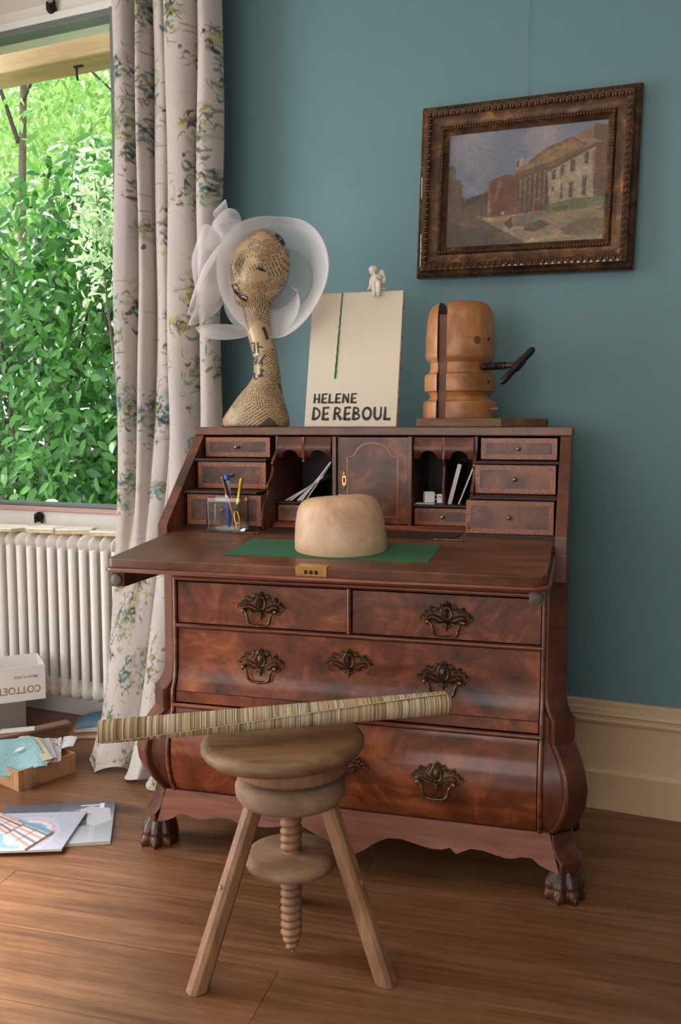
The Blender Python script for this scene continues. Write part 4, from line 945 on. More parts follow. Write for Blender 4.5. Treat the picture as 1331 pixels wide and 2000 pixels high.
for x, z, r in ((.052, .196, .010),): MB().lathe([(.0005, 0), (r, 0), (r, .0015), (.0005, .0015)], 18, axis='y').build('knot', 'former_slot', hf, loc=(x, -.0735, z + .0215), rot=(0, 0, .6))
for x, y, z in ((.0765, -.0452, .199), (.0775, -.0475, .092)): MB().ell((x, y, z + .0215), (.0035, .0035, .005)).build('screw_hole', 'black_hole', hf)
pa, pb = Vector((.062, -.045, .152)), Vector((.152, -.085, .1525))
dd = (pb - pa); N = 90
rings = []
for k in range(N):
    t_ = k / (N - 1); p = pa.lerp(pb, t_); rad_ = (.0085 + .0015 * cos(t_ * 2 * pi * 17)) if t_ < .62 else .0068
    if .62 <= t_ < .68: rad_ = .0095
    q = dd.to_track_quat('Z', 'Y'); rings.append([p + q @ Vector((rad_ * cos(a), rad_ * sin(a), 0)) for a in np.linspace(0, 2 * pi, 14, endpoint=False)])
MB().loft(rings).build('spindle', 'iron', hf, 60)
ha, hc = Vector((.116, -.118, .106)), Vector((.190, -.050, .196)); hd = (hc - ha)
MB().tube([ha + hd * t_ for t_ in (0, .02, .06, .15, .36, .37, .41, .42, .6, .61, .65, .66, .85, .94, .98, 1)], [.003, .006, .0085, .0092, .0085, .0085, .0112, .0112, .0112, .0112, .0112, .0085, .0092, .0085, .006, .003], 16).build('handle', 'iron', hf, 50)
MB().tube([(.078, -.048, .0455), (.106, -.062, .0455)], .0052, 10).build('peg', 'former_slot', hf, 50)
# ------------------------------------------------------------------ newspaper-covered mannequin head
mh = thing('mannequin_head', 'long-necked mannequin head covered in pasted newspaper', 'mannequin', BW(-.367, .375, 1.0805), (0, 0, BTH))
m = MB(); NB = 40
prof_ = [(0, 0, .093, .072), (.003, 0, .096, .075), (.02, 0, .097, .076), (.036, .003, .090, .072), (.055, .007, .080, .067), (.075, .012, .0695, .060), (.095, .018, .0585, .053), (.115, .026, .047, .047), (.132, .032, .0405, .042), (.15, .034, .037, .039), (.18, .031, .0345, .0365), (.21, .025, .0340, .0355), (.25, .013, .0345, .0355), (.285, .003, .0355, .037), (.32, -.003, .039, .041), (.35, -.002, .047, .05), (.38, .005, .05, .05)]
pr2 = []
for k in range(len(prof_) - 1):
    for j in range(4): pr2.append(tuple(lerp(a, b, j / 4) for a, b in zip(prof_[k], prof_[k + 1])))
pr2.append(prof_[-1])
m.loft([[(xc + rx * cos(a), ry * sin(a) + .012 * max(0, (z - .15) / .2), z) for a in np.linspace(0, 2 * pi, NB, endpoint=False)] for z, xc, rx, ry in pr2])
HC = np.array([.012, .004, .430]); tilt = radians(19); Rt = Matrix.Rotation(tilt, 3, 'Y')
n1_, n2_ = 72, 60; rings = []
face_dir = np.array([-.36, -.933, 0.]); side_dir = np.array([.933, -.36, 0.])
for i in range(n2_ + 1):
    ph = -pi / 2 + pi * i / n2_; ph = max(min(ph, pi / 2 - .02), -pi / 2 + .02); ring = []
    for k in range(n1_):
        a = 2 * pi * k / n1_; u = np.array([cos(ph) * cos(a), cos(ph) * sin(a), sin(ph)])
        f = u @ face_dir; s_ = u @ side_dir; h = u[2]
        jaw = 1 - .07 * max(0, -h - .1)
        r = np.array([.0815 * jaw, .0885 * jaw, .112])
        d = 0.
        if f > 0:
            d += .017 * exp(-(s_ / .13) ** 2) * exp(-((h + .10) / .17) ** 2) + .009 * exp(-(s_ / .11) ** 2) * exp(-((h - .12) / .2) ** 2)   # nose
            for e_ in (-1, 1):
                d -= .0075 * exp(-((s_ - e_ * .33) / .17) ** 2) * exp(-((h - .10) / .10) ** 2)
                d += .0045 * exp(-((s_ - e_ * .33) / .11) ** 2) * exp(-((h - .09) / .055) ** 2)
                d += .004 * exp(-((s_ - e_ * .34) / .22) ** 2) * exp(-((h - .27) / .07) ** 2)
                d += .004 * exp(-((s_ - e_ * .5) / .2) ** 2) * exp(-((h + .2) / .2) ** 2)
            d += .007 * exp(-(s_ / .17) ** 2) * exp(-((h + .46) / .05) ** 2) + .007 * exp(-(s_ / .15) ** 2) * exp(-((h + .58) / .05) ** 2) - .003 * exp(-(s_ / .2) ** 2) * exp(-((h + .52) / .025) ** 2)
            d += .010 * exp(-(s_ / .25) ** 2) * exp(-((h + .84) / .12) ** 2) - .004 * exp(-(s_ / .25) ** 2) * exp(-((h + .68) / .05) ** 2)
            d *= min(1, f * 2)
        p = u * (r + d); p = np.array(Rt @ Vector(p)) + HC; ring.append(tuple(p))
    rings.append(ring)
m.loft(rings)
mm = voxel(m, .0026, 2, 'head'); head = obj('head', mm, 'newsprint', mh, 60)
bvh = BVHTree.FromPolygons([v.co.copy() for v in mm.vertices], [tuple(p.vertices) for p in mm.polygons])
def on_skin(x, z, off=.0007):
    h = bvh.ray_cast(Vector((x + .17, -.5, z - .5 * z / 2.6)), Vector((-.34, 1, z / 2.6)))
    return h[0] + h[1] * off if h[0] is not None else None
def ZX(zx, zy): return ((zx / 4.16 + 360 - 497) * .00152 - .373 + .367, 1.2135 + (740 - (zy / 4.16 + 380)) * .00143 - 1.0805)
def decal(name, pts, w, mat, parent=head, conv=True, off=.0014):
    pts = [ZX(*p) if conv else p for p in pts]; fine = []
    for a, b in zip(pts, pts[1:]):
        n_ = max(2, int(sqrt((a[0] - b[0]) ** 2 + (a[1] - b[1]) ** 2) / .003)); fine += [(lerp(a[0], b[0], k / n_), lerp(a[1], b[1], k / n_)) for k in range(n_)]
    fine.append(pts[-1]); vs2 = []; fs2 = []
    for i, p in enumerate(fine):
        a = fine[max(i - 1, 0)]; b = fine[min(i + 1, len(fine) - 1)]; dx, dz = b[0] - a[0], b[1] - a[1]; l_ = sqrt(dx * dx + dz * dz) or 1
        q = [on_skin(p[0] + sg * -dz / l_ * w / 2, p[1] + sg * dx / l_ * w / 2, off) for sg in (-1, 1)]
        if q[0] is None or q[1] is None: continue
        vs2 += q
    fs2 = [(2 * i, 2 * i + 2, 2 * i + 3, 2 * i + 1) for i in range(len(vs2) // 2 - 1)]
    if fs2: MB().add(vs2, fs2).build(name, mat, parent)
GL = [[[(535, 1217), (582, 1207), (583, 1290)], [(542, 1292), (586, 1286)]], [[(608, 1203), (612, 1288)], [(612, 1236), (650, 1248)]],
      [[(578, 1318), (560, 1372)], [(572, 1336), (606, 1332), (596, 1368), (568, 1398)], [(580, 1352), (596, 1366)], [(596, 1312), (600, 1322)], [(606, 1310), (610, 1320)]],
      [[(668, 1304), (646, 1340), (612, 1378)], [(642, 1344), (640, 1394)]],
      [[(576, 1430), (580, 1490), (592, 1500), (608, 1492)]], [[(634, 1408), (638, 1476)], [(637, 1434), (660, 1428)], [(638, 1476), (620, 1484), (612, 1474), (626, 1464), (656, 1478)]]]
for g in GL:
    for s_ in g: decal('printed_stroke', s_, .0040, 'ink')
# black label over the mouth with white marks, and the eyes
decal('printed_label', [(427, 735), (452, 795), (488, 838), (530, 858)], .0155, 'ink')
for (a, b) in (((440, 745), (450, 752)), ((444, 765), (462, 765)), ((452, 778), (466, 790)), ((470, 790), (478, 812)), ((478, 786), (486, 800)), ((484, 818), (498, 812)), ((494, 830), (500, 842)), ((506, 826), (508, 846)), ((514, 836), (528, 850)), ((518, 852), (530, 842))):
    decal('printed_mark', [a, b], .0022, 'paper_cream', off=.0021)
decal('printed_eye', [(612, 622), (630, 612), (655, 628), (682, 648)], .0028, 'ink'); decal('printed_eye', [(622, 625), (640, 632), (662, 640)], .0055, 'ink')
decal('printed_eye', [(610, 560), (640, 552), (668, 572)], .0012, 'ink')
decal('printed_block', [(755, 365), (795, 400), (818, 450)], .010, 'ink')
decal('printed_block', [(650, 1085), (668, 1120), (684, 1185)], .008, 'ink')
# ------------------------------------------------------------------ sheer hat
ht = thing('sheer_hat', 'wide white sheer organza hat with swirling ruffles worn by the mannequin', 'hat', BW(-.367, .375, 1.0805), (0, 0, BTH))
HX = -.367
def brim(u, v):
    a = 2 * pi * u; c, s_ = cos(a), sin(a)
    left = max(0, -c * .92 + s_ * .25); left = left ** 1.3
    ro = .163 + .004 * sin(3 * a + 1); ri = .085
    k = v; r = lerp(ri, ro, k)
    x = -.300 - HX + r * c * (1 - .12 * left) + .006; z = 1.490 - 1.0805 + r * s_ * .995
    y = .035 - (.115 * k * max(0, c)) - (.03 * k * max(0, -s_)) - .135 * left * k ** .8
    if k > .86: y -= .012 * (k - .86) / .14
    return (x, y, z)
MB().grid(brim, 96, 14, cu=True).build('brim', 'organza', ht, 80)
MB().grid(lambda u, v: (brim(u, .72 + .28 * v)[0] * 1.0, brim(u, .72 + .28 * v)[1] + .006, brim(u, .72 + .28 * v)[2]), 96, 5, cu=True).build('brim_border', 'organza', ht, 80)
MB().tube([brim(k / 96, 1.0) for k in range(96)], .0013, 6, closed=True).build('brim_wire', 'organza', ht, 80)
MB().grid(lambda u, v: (.071 + .083 * cos(2 * pi * u) * cos(v * 1.57), .035 + .085 * sin(v * 1.57), .4095 + .083 * sin(2 * pi * u) * cos(v * 1.57)), 40, 10, cu=True).build('crown', 'organza', ht, 80)
# large trailing lower veil
def veil(u, v):
    a = lerp(radians(190), radians(335), u); r = lerp(.10, .10 + .08 * sin(pi * u) ** .45, v); return (.047 + r * cos(a) * 1.0 - .02, .03 - .08 * v * max(0, cos(a)), .4095 + r * sin(a) * .93 + .006)
MB().grid(veil, 50, 8).build('veil', 'organza', ht, 80)
def ruffle(poly, y0, bulge, dirx=0.):
    pl = catmull([(a, b, 0) for a, b in [ZX(*p) for p in poly]], 5, True); n_ = len(pl); cx = sum(p.x for p in pl) / n_; cz = sum(p.y for p in pl) / n_
    def fn(u, v):
        p = pl[int(round(u * n_)) % n_]; x = lerp(cx, p.x, v); z = lerp(cz, p.y, v)
        return (x, y0 - bulge * (1 - v * v) + .012 * v * v * sin(u * 4 * pi) + dirx * (x - cx), z)
    o = MB().grid(fn, n_, 8, cu=True).build('ruffle', 'organza', ht, 80)
    MB().tube([fn(k / n_, 1) for k in range(n_)], .0008, 5, closed=True).build('ruffle_edge', 'organza', o, 80)
ruffle([(210, 330), (240, 220), (320, 150), (400, 140), (470, 180), (485, 270), (430, 350), (330, 430), (240, 480), (200, 400)], .0, .035)
ruffle([(205, 260), (125, 380), (92, 520), (118, 680), (150, 770), (230, 620), (330, 470), (450, 390), (330, 330)], -.02, .03)
ruffle([(450, 385), (330, 450), (225, 590), (160, 770), (130, 900), (108, 985), (230, 955), (335, 860), (370, 740), (385, 600), (430, 480)], -.05, .035)
ruffle([(150, 760), (125, 900), (78, 1035), (110, 1062), (235, 1010), (330, 915), (360, 800), (260, 740)], -.03, .028)
ruffle([(78, 1085), (130, 1140), (320, 1168), (500, 1150), (520, 1090), (380, 1050), (200, 1040), (95, 1062)], .02, .02)
ruffle([(235, 110), (290, 45), (335, 55), (345, 150), (300, 200), (240, 180)], .03, .012)
ruffle([(300, 200), (420, 210), (500, 300), (440, 420), (360, 560), (330, 420), (280, 300)], -.01, .03)
# ------------------------------------------------------------------ framed painting
PW, PH, FR = .602, .478, .083
pt = thing('framed_painting', 'gilt framed oil painting of old town buildings on a slope', 'painting', (-.533, -.012, 1.742), (radians(-1.6), radians(1.3), 0))
fp = [(0, 0), (0, -.020), (.004, -.026), (.012, -.030), (.018, -.040), (.026, -.042), (.032, -.034), (.036, -.031), (.052, -.026), (.060, -.027), (.064, -.031), (.070, -.031), (.074, -.026), (FR, -.020), (FR, 0)]
names = ('top', 'right', 'bottom', 'left')
def rail(k):
    hw, hh = PW / 2, PH / 2
    cs = [(-hw, hh), (hw, hh), (hw, -hh), (-hw, -hh)]; a = cs[k]; b = cs[(k + 1) % 4]
    ring = lambda c: [(c[0] + (-1 if c[0] > 0 else 1) * d, y, c[1] + (-1 if c[1] > 0 else 1) * d) for d, y in fp]
    m = MB(); m.loft([ring(a), ring(b)]); return m.build('frame_rail', 'gilt', pt, 30)
for k in range(4):
    r_ = rail(k); hw, hh = PW / 2, PH / 2; horiz = k in (0, 2); sg = 1 if k in (0, 1) else -1
    e1 = MB(); Ln = (PW if horiz else PH) - 2 * .022; n_ = int(Ln / .0165)
    for i in range(n_):
        t_ = -Ln / 2 + (i + .5) * Ln / n_; o_ = .0215
        if horiz:
            z = sg * (hh - o_ - .006); e1.ell((t_, -.041, z), (.0046, .006, .0075), 8, 6); e1.tube([(t_ - .0082, -.0405, z - .0072 * sg), (t_ - .0062, -.042, z + .004 * sg), (t_, -.0425, z + .0085 * sg), (t_ + .0062, -.042, z + .004 * sg), (t_ + .0082, -.0405, z - .0072 * sg)], .0026, 5)
        else:
            x = sg * (hw - o_ - .006); e1.ell((x, -.041, t_), (.0075, .006, .0046), 8, 6); e1.tube([(x - .0072 * sg, -.0405, t_ - .0082), (x + .004 * sg, -.042, t_ - .0062), (x + .0085 * sg, -.0425, t_), (x + .004 * sg, -.042, t_ + .0062), (x - .0072 * sg, -.0405, t_ + .0082)], .0026, 5)
    stuff(e1.build('egg_moulding', 'gilt_dark', r_, 60))
    e2 = MB(); Ln = (PW if horiz else PH) - 2 * .067; n_ = int(Ln / .0082)
    for i in range(n_):
        t_ = -Ln / 2 + (i + .5) * Ln / n_
        p = (t_, -.032, sg * (hh - .067)) if horiz else (sg * (hw - .067), -.032, t_); e2.ell(p, .0044, 7, 5)
    stuff(e2.build('bead_moulding', 'gilt_dark', r_, 60))
    e3 = MB(); Ln = (PW if horiz else PH) - .012; n_ = int(Ln / .007)
    for i in range(n_):
        t_ = -Ln / 2 + (i + .5) * Ln / n_
        p = (t_, -.027, sg * (hh - .006)) if horiz else (sg * (hw - .006), -.027, t_); e3.ell(p, .0026, 6, 4)
    stuff(e3.build('pearl_moulding', 'gilt_dark', r_, 60))
def chip(pts, w):
    m = MB(); m.add(*ribbon(pts, w, -.0432)); m.build('worn_edge', 'gesso', pt)
chip([(-.05, -.2175), (.0, -.2185), (.02, -.218)], .003); chip([(.06, -.218), (.12, -.2165), (.20, -.2175), (.272, -.2165)], .006); chip([(-.285, -.12), (-.283, -.17), (-.284, -.212)], .003); chip([(-.288, .04), (-.287, -.02)], .002)
def PZ(x, y):
    u = (x - 205) / 885; top = 350 - 88 * u; bt = 980 - 45 * u; return (u, (y - top) / (bt - top))
w_, h_ = 380, 270
ra = Raster(w_, h_, c3(112, 117, 132)); n4 = vnoise(w_, h_, (5, 4), 1); n8 = vnoise(w_, h_, (14, 10), 2); n30 = .6 * vnoise(w_, h_, (60, 44), 3) + .4 * vnoise(w_, h_, (150, 110), 13)
sky = np.clip(.62 * n4 + .28 * n8 + .10 * n30, 0, 1); cl = np.clip((sky - .38) * 2.4, 0, 1)[..., None]
ra.a = ra.a * (1 - cl) + np.array(c3(148, 138, 140)) * cl; ra.a *= (1.08 - .25 * ra.Y)[..., None]
tx = .75 + .5 * n30 * n8 * 2
tx = np.clip(tx, .6, 1.35)
def pp(pts, col, al=1., t_=True): ra.poly([PZ(*p) for p in pts], c3(*col), al, tx if t_ else None)
pp([(610, 600), (760, 470), (900, 375), (985, 405), (1095, 385), (1095, 705), (800, 745), (610, 790)], (104, 80, 58)); pp([(205, 755), (320, 760), (470, 790), (640, 780), (640, 820), (205, 830)], (104, 84, 66))
pp([(205, 525), (235, 520), (255, 540), (250, 580), (285, 600), (297, 640), (295, 780), (205, 780)], (104, 80, 62)); pp([(205, 545), (245, 545), (245, 590), (205, 585)], (120, 100, 84)); pp([(290, 690), (310, 700), (310, 770), (290, 770)], (84, 66, 54))
pp([(310, 715), (350, 690), (390, 690), (445, 665), (445, 800), (310, 770)], (88, 72, 58)); pp([(310, 715), (350, 692), (445, 665), (445, 680), (320, 740)], (70, 58, 50))
pp([(910, 365), (1010, 285), (1095, 300), (1095, 400), (960, 420)], (140, 112, 86)); pp([(1010, 285), (1095, 300), (1095, 400), (1010, 370)], (112, 86, 66))
pp([(595, 490), (618, 465), (638, 475), (638, 510), (605, 545), (595, 540)], (150, 128, 104)); pp([(602, 495), (612, 488), (612, 525), (602, 530)], (70, 66, 66))
pp([(440, 610), (545, 565), (605, 575), (605, 795), (450, 800)], (108, 66, 48)); pp([(440, 610), (455, 605), (465, 800), (450, 800)], (134, 100, 76)); pp([(500, 600), (520, 620), (500, 700), (480, 720)], (140, 108, 84), .7)
pp([(595, 560), (750, 425), (900, 360), (985, 405), (800, 520), (610, 600)], (118, 88, 62)); pp([(640, 545), (760, 440), (900, 378), (960, 408), (790, 500)], (136, 104, 74)); pp([(595, 565), (770, 500), (780, 540), (610, 605)], (96, 72, 52))
pp([(605, 600), (775, 530), (785, 720), (765, 770), (610, 785)], (84, 64, 48))
for k in range(6):
    x = 622 + k * 26; pp([(x, 598 - k * 11), (x + 11, 594 - k * 11), (x + 12, 770 - k * 3), (x + 1, 772 - k * 3)], (132, 104, 76), .85)
pp([(605, 700), (775, 660), (780, 775), (608, 785)], (82, 66, 48), .5)
pp([(770, 545), (1035, 395), (1040, 690), (790, 735)], (158, 138, 112)); pp([(1025, 395), (1095, 385), (1095, 690), (1022, 690)], (104, 74, 56)); pp([(765, 545), (1030, 390), (1040, 405), (775, 556)], (96, 76, 60)); pp([(1010, 440), (1095, 400), (1095, 560), (1018, 640)], (110, 78, 58), .6)
for q in ((800, 548, 818, 600), (842, 520, 862, 580), (895, 492, 920, 556), (970, 450, 990, 512), (845, 625, 860, 706), (893, 612, 914, 700), (963, 580, 986, 690), (800, 640, 812, 665)): pp([(q[0], q[1]), (q[2], q[1] - 8), (q[2], q[3] - 3), (q[0], q[3])], (66, 56, 50), .85)
ground = [(205, 770), (300, 775), (420, 810), (600, 790), (760, 770), (800, 740), (1095, 690), (1095, 940), (205, 985)]
pp(ground, (140, 118, 90)); pp([(205, 770), (330, 775), (480, 850), (660, 940), (640, 965), (205, 985)], (94, 76, 60)); pp([(205, 850), (400, 860), (600, 950), (205, 985)], (74, 60, 48), .6)
pp([(420, 812), (600, 790), (640, 800), (500, 830)], (166, 132, 92)); pp([(585, 800), (760, 775), (765, 790), (650, 860), (585, 865)], (112, 98, 80)); pp([(585, 800), (590, 865), (575, 870), (540, 840)], (76, 64, 54)); pp([(585, 860), (660, 855), (655, 868), (585, 872)], (150, 134, 110))
pp([(770, 740), (900, 705), (1090, 690), (1090, 740), (850, 775), (770, 780)], (104, 100, 66)); pp([(800, 755), (860, 735), (900, 750), (840, 775)], (78, 84, 50), .8); pp([(1040, 765), (1090, 740), (1090, 770)], (86, 96, 56), .8)
pp([(660, 850), (740, 820), (800, 845), (720, 885), (660, 880)], (84, 72, 56)); pp([(850, 870), (950, 820), (1090, 810), (1090, 900), (900, 910)], (106, 88, 66), .8); pp([(640, 930), (860, 900), (960, 910), (680, 945)], (172, 146, 110), .7)
pp([(696, 748), (712, 745), (714, 772), (698, 775)], (176, 60, 50)); pp([(525, 775), (545, 772), (540, 790), (522, 790)], (190, 170, 140))
qb = np.random.default_rng(91)
for k in range(2600):  # loose brushwork picking up the colour underneath
    x, y = qb.random(2); yy = y
    if yy < .35 and qb.random() < .6: continue
    c_ = ra.a[int(y * h_), int(x * w_)] * qb.uniform(.72, 1.28); l_ = qb.uniform(.008, .03); a = qb.normal(-.15 if y > .6 else 1.2 * (qb.random() > .5), .5)
    ra.stroke(x, y, x + l_ * cos(a), y + l_ * sin(a) / .71, qb.uniform(.0015, .004), c_, .7, qb.normal(0, .003), .71)
ra.a *= (.80 + .15 * n30)[..., None]
IW, IH = PW - 2 * FR + .004, PH - 2 * FR + .004
pic = sheet('picture', lambda U, V: ((U - .5) * IW, np.full_like(U, -.016), (.5 - V) * IH), ra, 'oil_paint', pt)
MB().box(-IW / 2, IW / 2, -.0155, -.004, -IH / 2, IH / 2).build('backing', 'gap_dark', pt)
wr = tag(MB().tube([(-.533, -.006, 1.95), (-.535, -.006, 2.575)], .0008, 6).build('picture_wire', 'steel_wire'), 'fine steel wire running up the wall from the painting', 'wire')
# ------------------------------------------------------------------ curtain
w_, h_ = 330, 900; asp = 3.0
rc = Raster(w_, h_, c3(203, 191, 184))
n1 = vnoise(w_, h_, (7, 22), 21); n2 = vnoise(w_, h_, (20, 70), 22); n3 = vnoise(w_, h_, (4, 9), 23)
rc.a *= (.93 + .10 * n1 + .05 * n2)[..., None]; tint = np.clip((n3 - .55) * 2.2, 0, .5)[..., None]; rc.a = rc.a * (1 - tint) + np.array(c3(186, 184, 186)) * tint
rq = np.random.default_rng(77)
COLS = [c3(60, 58, 52), c3(74, 74, 60), c3(146, 144, 66), c3(120, 122, 58), c3(78, 134, 142), c3(56, 110, 124), c3(180, 172, 90), c3(44, 42, 42), c3(150, 160, 160)]
for k in range(1500):  # faint hatching
    x, y = rq.random(), rq.random(); l_ = rq.uniform(.01, .05); a = rq.normal(0, .7); rc.stroke(x, y, x + l_ * cos(a), y + l_ * sin(a) / asp, .0014, c3(128, 120, 114), rq.uniform(.1, .4), rq.normal(0, .006), asp)
for k in range(90):  # long birch lines
    x, y = rq.random(), rq.random(); l_ = rq.uniform(.04, .12); rc.stroke(x, y, x + l_, y + rq.normal(0, .002), rq.uniform(.0016, .0028), c3(96, 90, 78), rq.uniform(.3, .8), rq.normal(0, .004), asp)
cent = [(rq.random(), rq.random(), rq.uniform(.05, .10), rq.uniform(.012, .035)) for _ in range(84)]
for cx, cy, sx, sy in cent:  # clusters of leaves and bark
    pal = [COLS[i_] for i_ in rq.choice(len(COLS), 5)]
    for k in range(int(rq.integers(4, 9))):
        x = cx + rq.normal(0, sx * .4); y = cy + rq.normal(0, sy * .5); rc.stroke(x, y, x + rq.uniform(.05, .11), y + rq.normal(0, .003), rq.uniform(.008, .018), c3(196, 192, 184) if k % 2 else c3(168, 164, 140), rq.uniform(.3, .7), rq.normal(0, .01), asp)
    for k in range(int(rq.integers(14, 34))):
        x = cx + rq.normal(0, sx * .45); y = cy + rq.normal(0, sy * .5); l_ = rq.uniform(.015, .05); a = rq.normal(0, .55); col_ = pal[rq.integers(5)]
        rc.stroke(x, y, x + l_ * cos(a), y + l_ * sin(a) / asp, rq.uniform(.003, .008), col_, rq.uniform(.5, .95), rq.normal(0, .010), asp)
    for k in range(16):
        x = cx + rq.normal(0, sx * .55); y = cy + rq.normal(0, sy * .6); l_ = rq.uniform(.015, .05); a = rq.normal(0, .9); rc.stroke(x, y, x + l_ * cos(a), y + l_ * sin(a) / asp, .0017, c3(52, 48, 46), .8, rq.normal(0, .01), asp)
def resample(pts, n_):
    p = np.array([(q.x, q.y) for q in catmull([(a, b, 0) for a, b in pts], 10, False)]); d = np.hypot(*np.diff(p, axis=0).T); t_ = np.concatenate([[0], np.cumsum(d)]); t_ /= t_[-1]
    q = np.linspace(0, 1, n_); return np.interp(q, t_, p[:, 0]), np.interp(q, t_, p[:, 1])
PA1 = [(0, -.015), (.012, -.05), (.06, -.066), (.125, -.058), (.155, -.03), (.17, .025), (.195, .035), (.215, .02), (.22, -.03), (.25, -.052), (.285, -.046), (.305, -.015), (.315, .02), (.335, .022), (.35, -.006), (.40, -.018), (.455, -.012), (.475, .02), (.49, .022), (.50, -.015), (.52, -.034), (.545, -.028), (.553, .008), (.56, -.03), (.575, -.072), (.64, -.084), (.71, -.078), (.765, -.055), (.785, -.01), (.79, .035), (.81, .042), (.83, .03), (.832, -.03), (.855, -.06), (.91, -.066), (.96, -.05), (.985, -.03), (1.0, -.005)]
PA2 = [(0, .02), (.01, -.02), (.08, -.045), (.2, -.058), (.33, -.05), (.43, -.02), (.47, .0), (.50, .002), (.515, -.03), (.56, -.055), (.66, -.06), (.74, -.045), (.79, -.01), (.815, .002), (.83, -.02), (.88, -.045), (.95, -.04), (1.0, .02)]
cx1, cy1 = resample(PA1, w_); cx2, cy2 = resample(PA2, w_)
def curtain_fn(U, V):
    Z = 2.56 * (1 - V)
    low = np.clip((1.15 - Z) / 1.15, 0, 1); lo2 = low ** 1.7; mixw = np.clip((1.35 - Z) / 1.0, 0, 1); mixw = mixw * mixw * (3 - 2 * mixw)
    fx = cx1[None, :] * (1 - mixw) + cx2[None, :] * mixw; fy = cy1[None, :] * (1 - mixw) + cy2[None, :] * mixw
    xl = -1.79 - .02 * np.clip((2.56 - Z) / 1.5, 0, 1) - .022 * lo2; xr = -1.425 - .012 * V - .055 * lo2
    yc = -.135 - .225 * lo2 + .07 * (1 - fx) * lo2
    wob = .005 * np.sin(3.1 * Z + 7 * fx) + .003 * np.sin(7 * Z + 13 * fx)
    X = xl + (xr - xl) * fx + wob * .6 + .010 * np.sin(2.3 * Z + 3) * (fx - .2) * .6
    Y = yc + fy * (.9 + .12 * np.sin(2.5 * Z + 9 * fx)) + wob
    cr = np.clip((.15 - Z) / .15, 0, 1)
    Y = Y - cr * (.03 + .03 * np.sin(9 * fx + 1)) * (1 - cr * .55); X = X + cr * .012 * np.sin(21 * fx)
    Zf = np.where(Z < .15, .003 + (Z / .15) ** 1.5 * .147 + cr * .012 * (1 + np.sin(17 * fx + 2)), Z)
    return X, Y, Zf
cu = sheet('curtain', curtain_fn, rc, 'curtain_cloth', None, 80, thick=.0016)
tag(cu, 'full-length pale curtain printed with brushed birch and leaf strokes', 'curtain')
tag(MB().tube([(-3.05, -.15, 2.567), (-1.36, -.15, 2.567)], .008, 8).build('curtain_track', 'white_plastic', None, 60), 'white ceiling track carrying the printed curtain', 'curtain track')
# ------------------------------------------------------------------ things on the floor by the window
# text helper: flat printed lettering
def words(txt, size, mat, parent, loc, rot, name='lettering', font_extrude=.0002, xscale=1.0, shear=0):
    cu_ = bpy.data.curves.new(name, 'FONT'); cu_.body = txt; cu_.size = size; cu_.align_x = 'RIGHT'; cu_.extrude = font_extrude; cu_.shear = shear; cu_.offset = size * .006
    o = bpy.data.objects.new(name, cu_); COL.objects.link(o); dg = bpy.context.evaluated_depsgraph_get(); dg.update()
    me = bpy.data.meshes.new_from_object(o.evaluated_get(dg)); bpy.data.objects.remove(o)
    me.materials.clear(); q = obj(name, me, mat, parent); q.location = loc; q.rotation_euler = rot; q.scale = (xscale, 1, 1); q['kind'] = 'stuff'; return q
def open_box(name, label, loc, rz, L, Wd, H, t_=.003, mat='carton_white'):
    e = thing(name, label, 'box', loc, (0, 0, rz))
    MB().box(0, L, 0, Wd, 0, t_).build('base', mat, e)
    MB().box(0, L, 0, t_, t_, H).build('front_panel', mat, e, bevel=.0008); MB().box(0, L, Wd - t_, Wd, t_, H).build('back_panel', mat, e, bevel=.0008)
    MB().box(0, t_, t_, Wd - t_, t_, H).build('end_panel', mat, e, bevel=.0008); MB().box(L - t_, L, t_, Wd - t_, t_, H).build('end_panel', mat, e, bevel=.0008)
    return e
# lower white carton, closed
lb = thing('carton', 'plain white carton on the floor under the lettered box', 'box', (-2.265, -.42, 0), (0, 0, .04))
MB().box(-.42, 0, 0, .30, 0, .162).build('body', 'carton_white', lb, bevel=.002); MB().box(-.42, .0012, -.0012, .3012, .150, .164).build('lid', 'carton_white', lb, bevel=.001)
MB().box(.0001, .0006, .09, .13, .068, .073).build('print_mark', 'print_grey', lb)
# upper open box, standing upside down, lettering inverted
ang = atan2(.754, .656)
ub = open_box('lettered_box', 'open white carton with gold lettering upside down on its side', (-2.082 - .36 * .656, -.238 - .36 * .754, .1655), ang, .36, .17, .118)
MB().box(.3585, .3612, .0, .0035, .0, .118).build('corner_fold', 'carton_white', ub)
words('COTTOET', .034, 'print_gold', ub, (.072, -.0003, .049), (radians(90), 0, 0), xscale=1)
ub_t = ub.children[-1]; ub_t.rotation_euler = (radians(90), pi, 0); ub_t.location = (.072, -.0004, .058)
q = words('Made in Italy', .015, 'print_grey', ub, (.245, -.0004, .090), (radians(90), pi, 0), shear=.25)
for o_ in (ub_t, q):
    bb = [Vector(v.co) for v in o_.data.vertices]; mnx = min(v.x for v in bb); mxx = max(v.x for v in bb)
    for v in o_.data.vertices: v.co.x -= mnx          # start of the text at its own origin
ub_t.location = (.345, -.0004, .050); q.location = (.338, -.0004, .086)
ub_t.scale = ((.136) / max(v.co.x for v in ub_t.data.vertices),) + (1, 1)
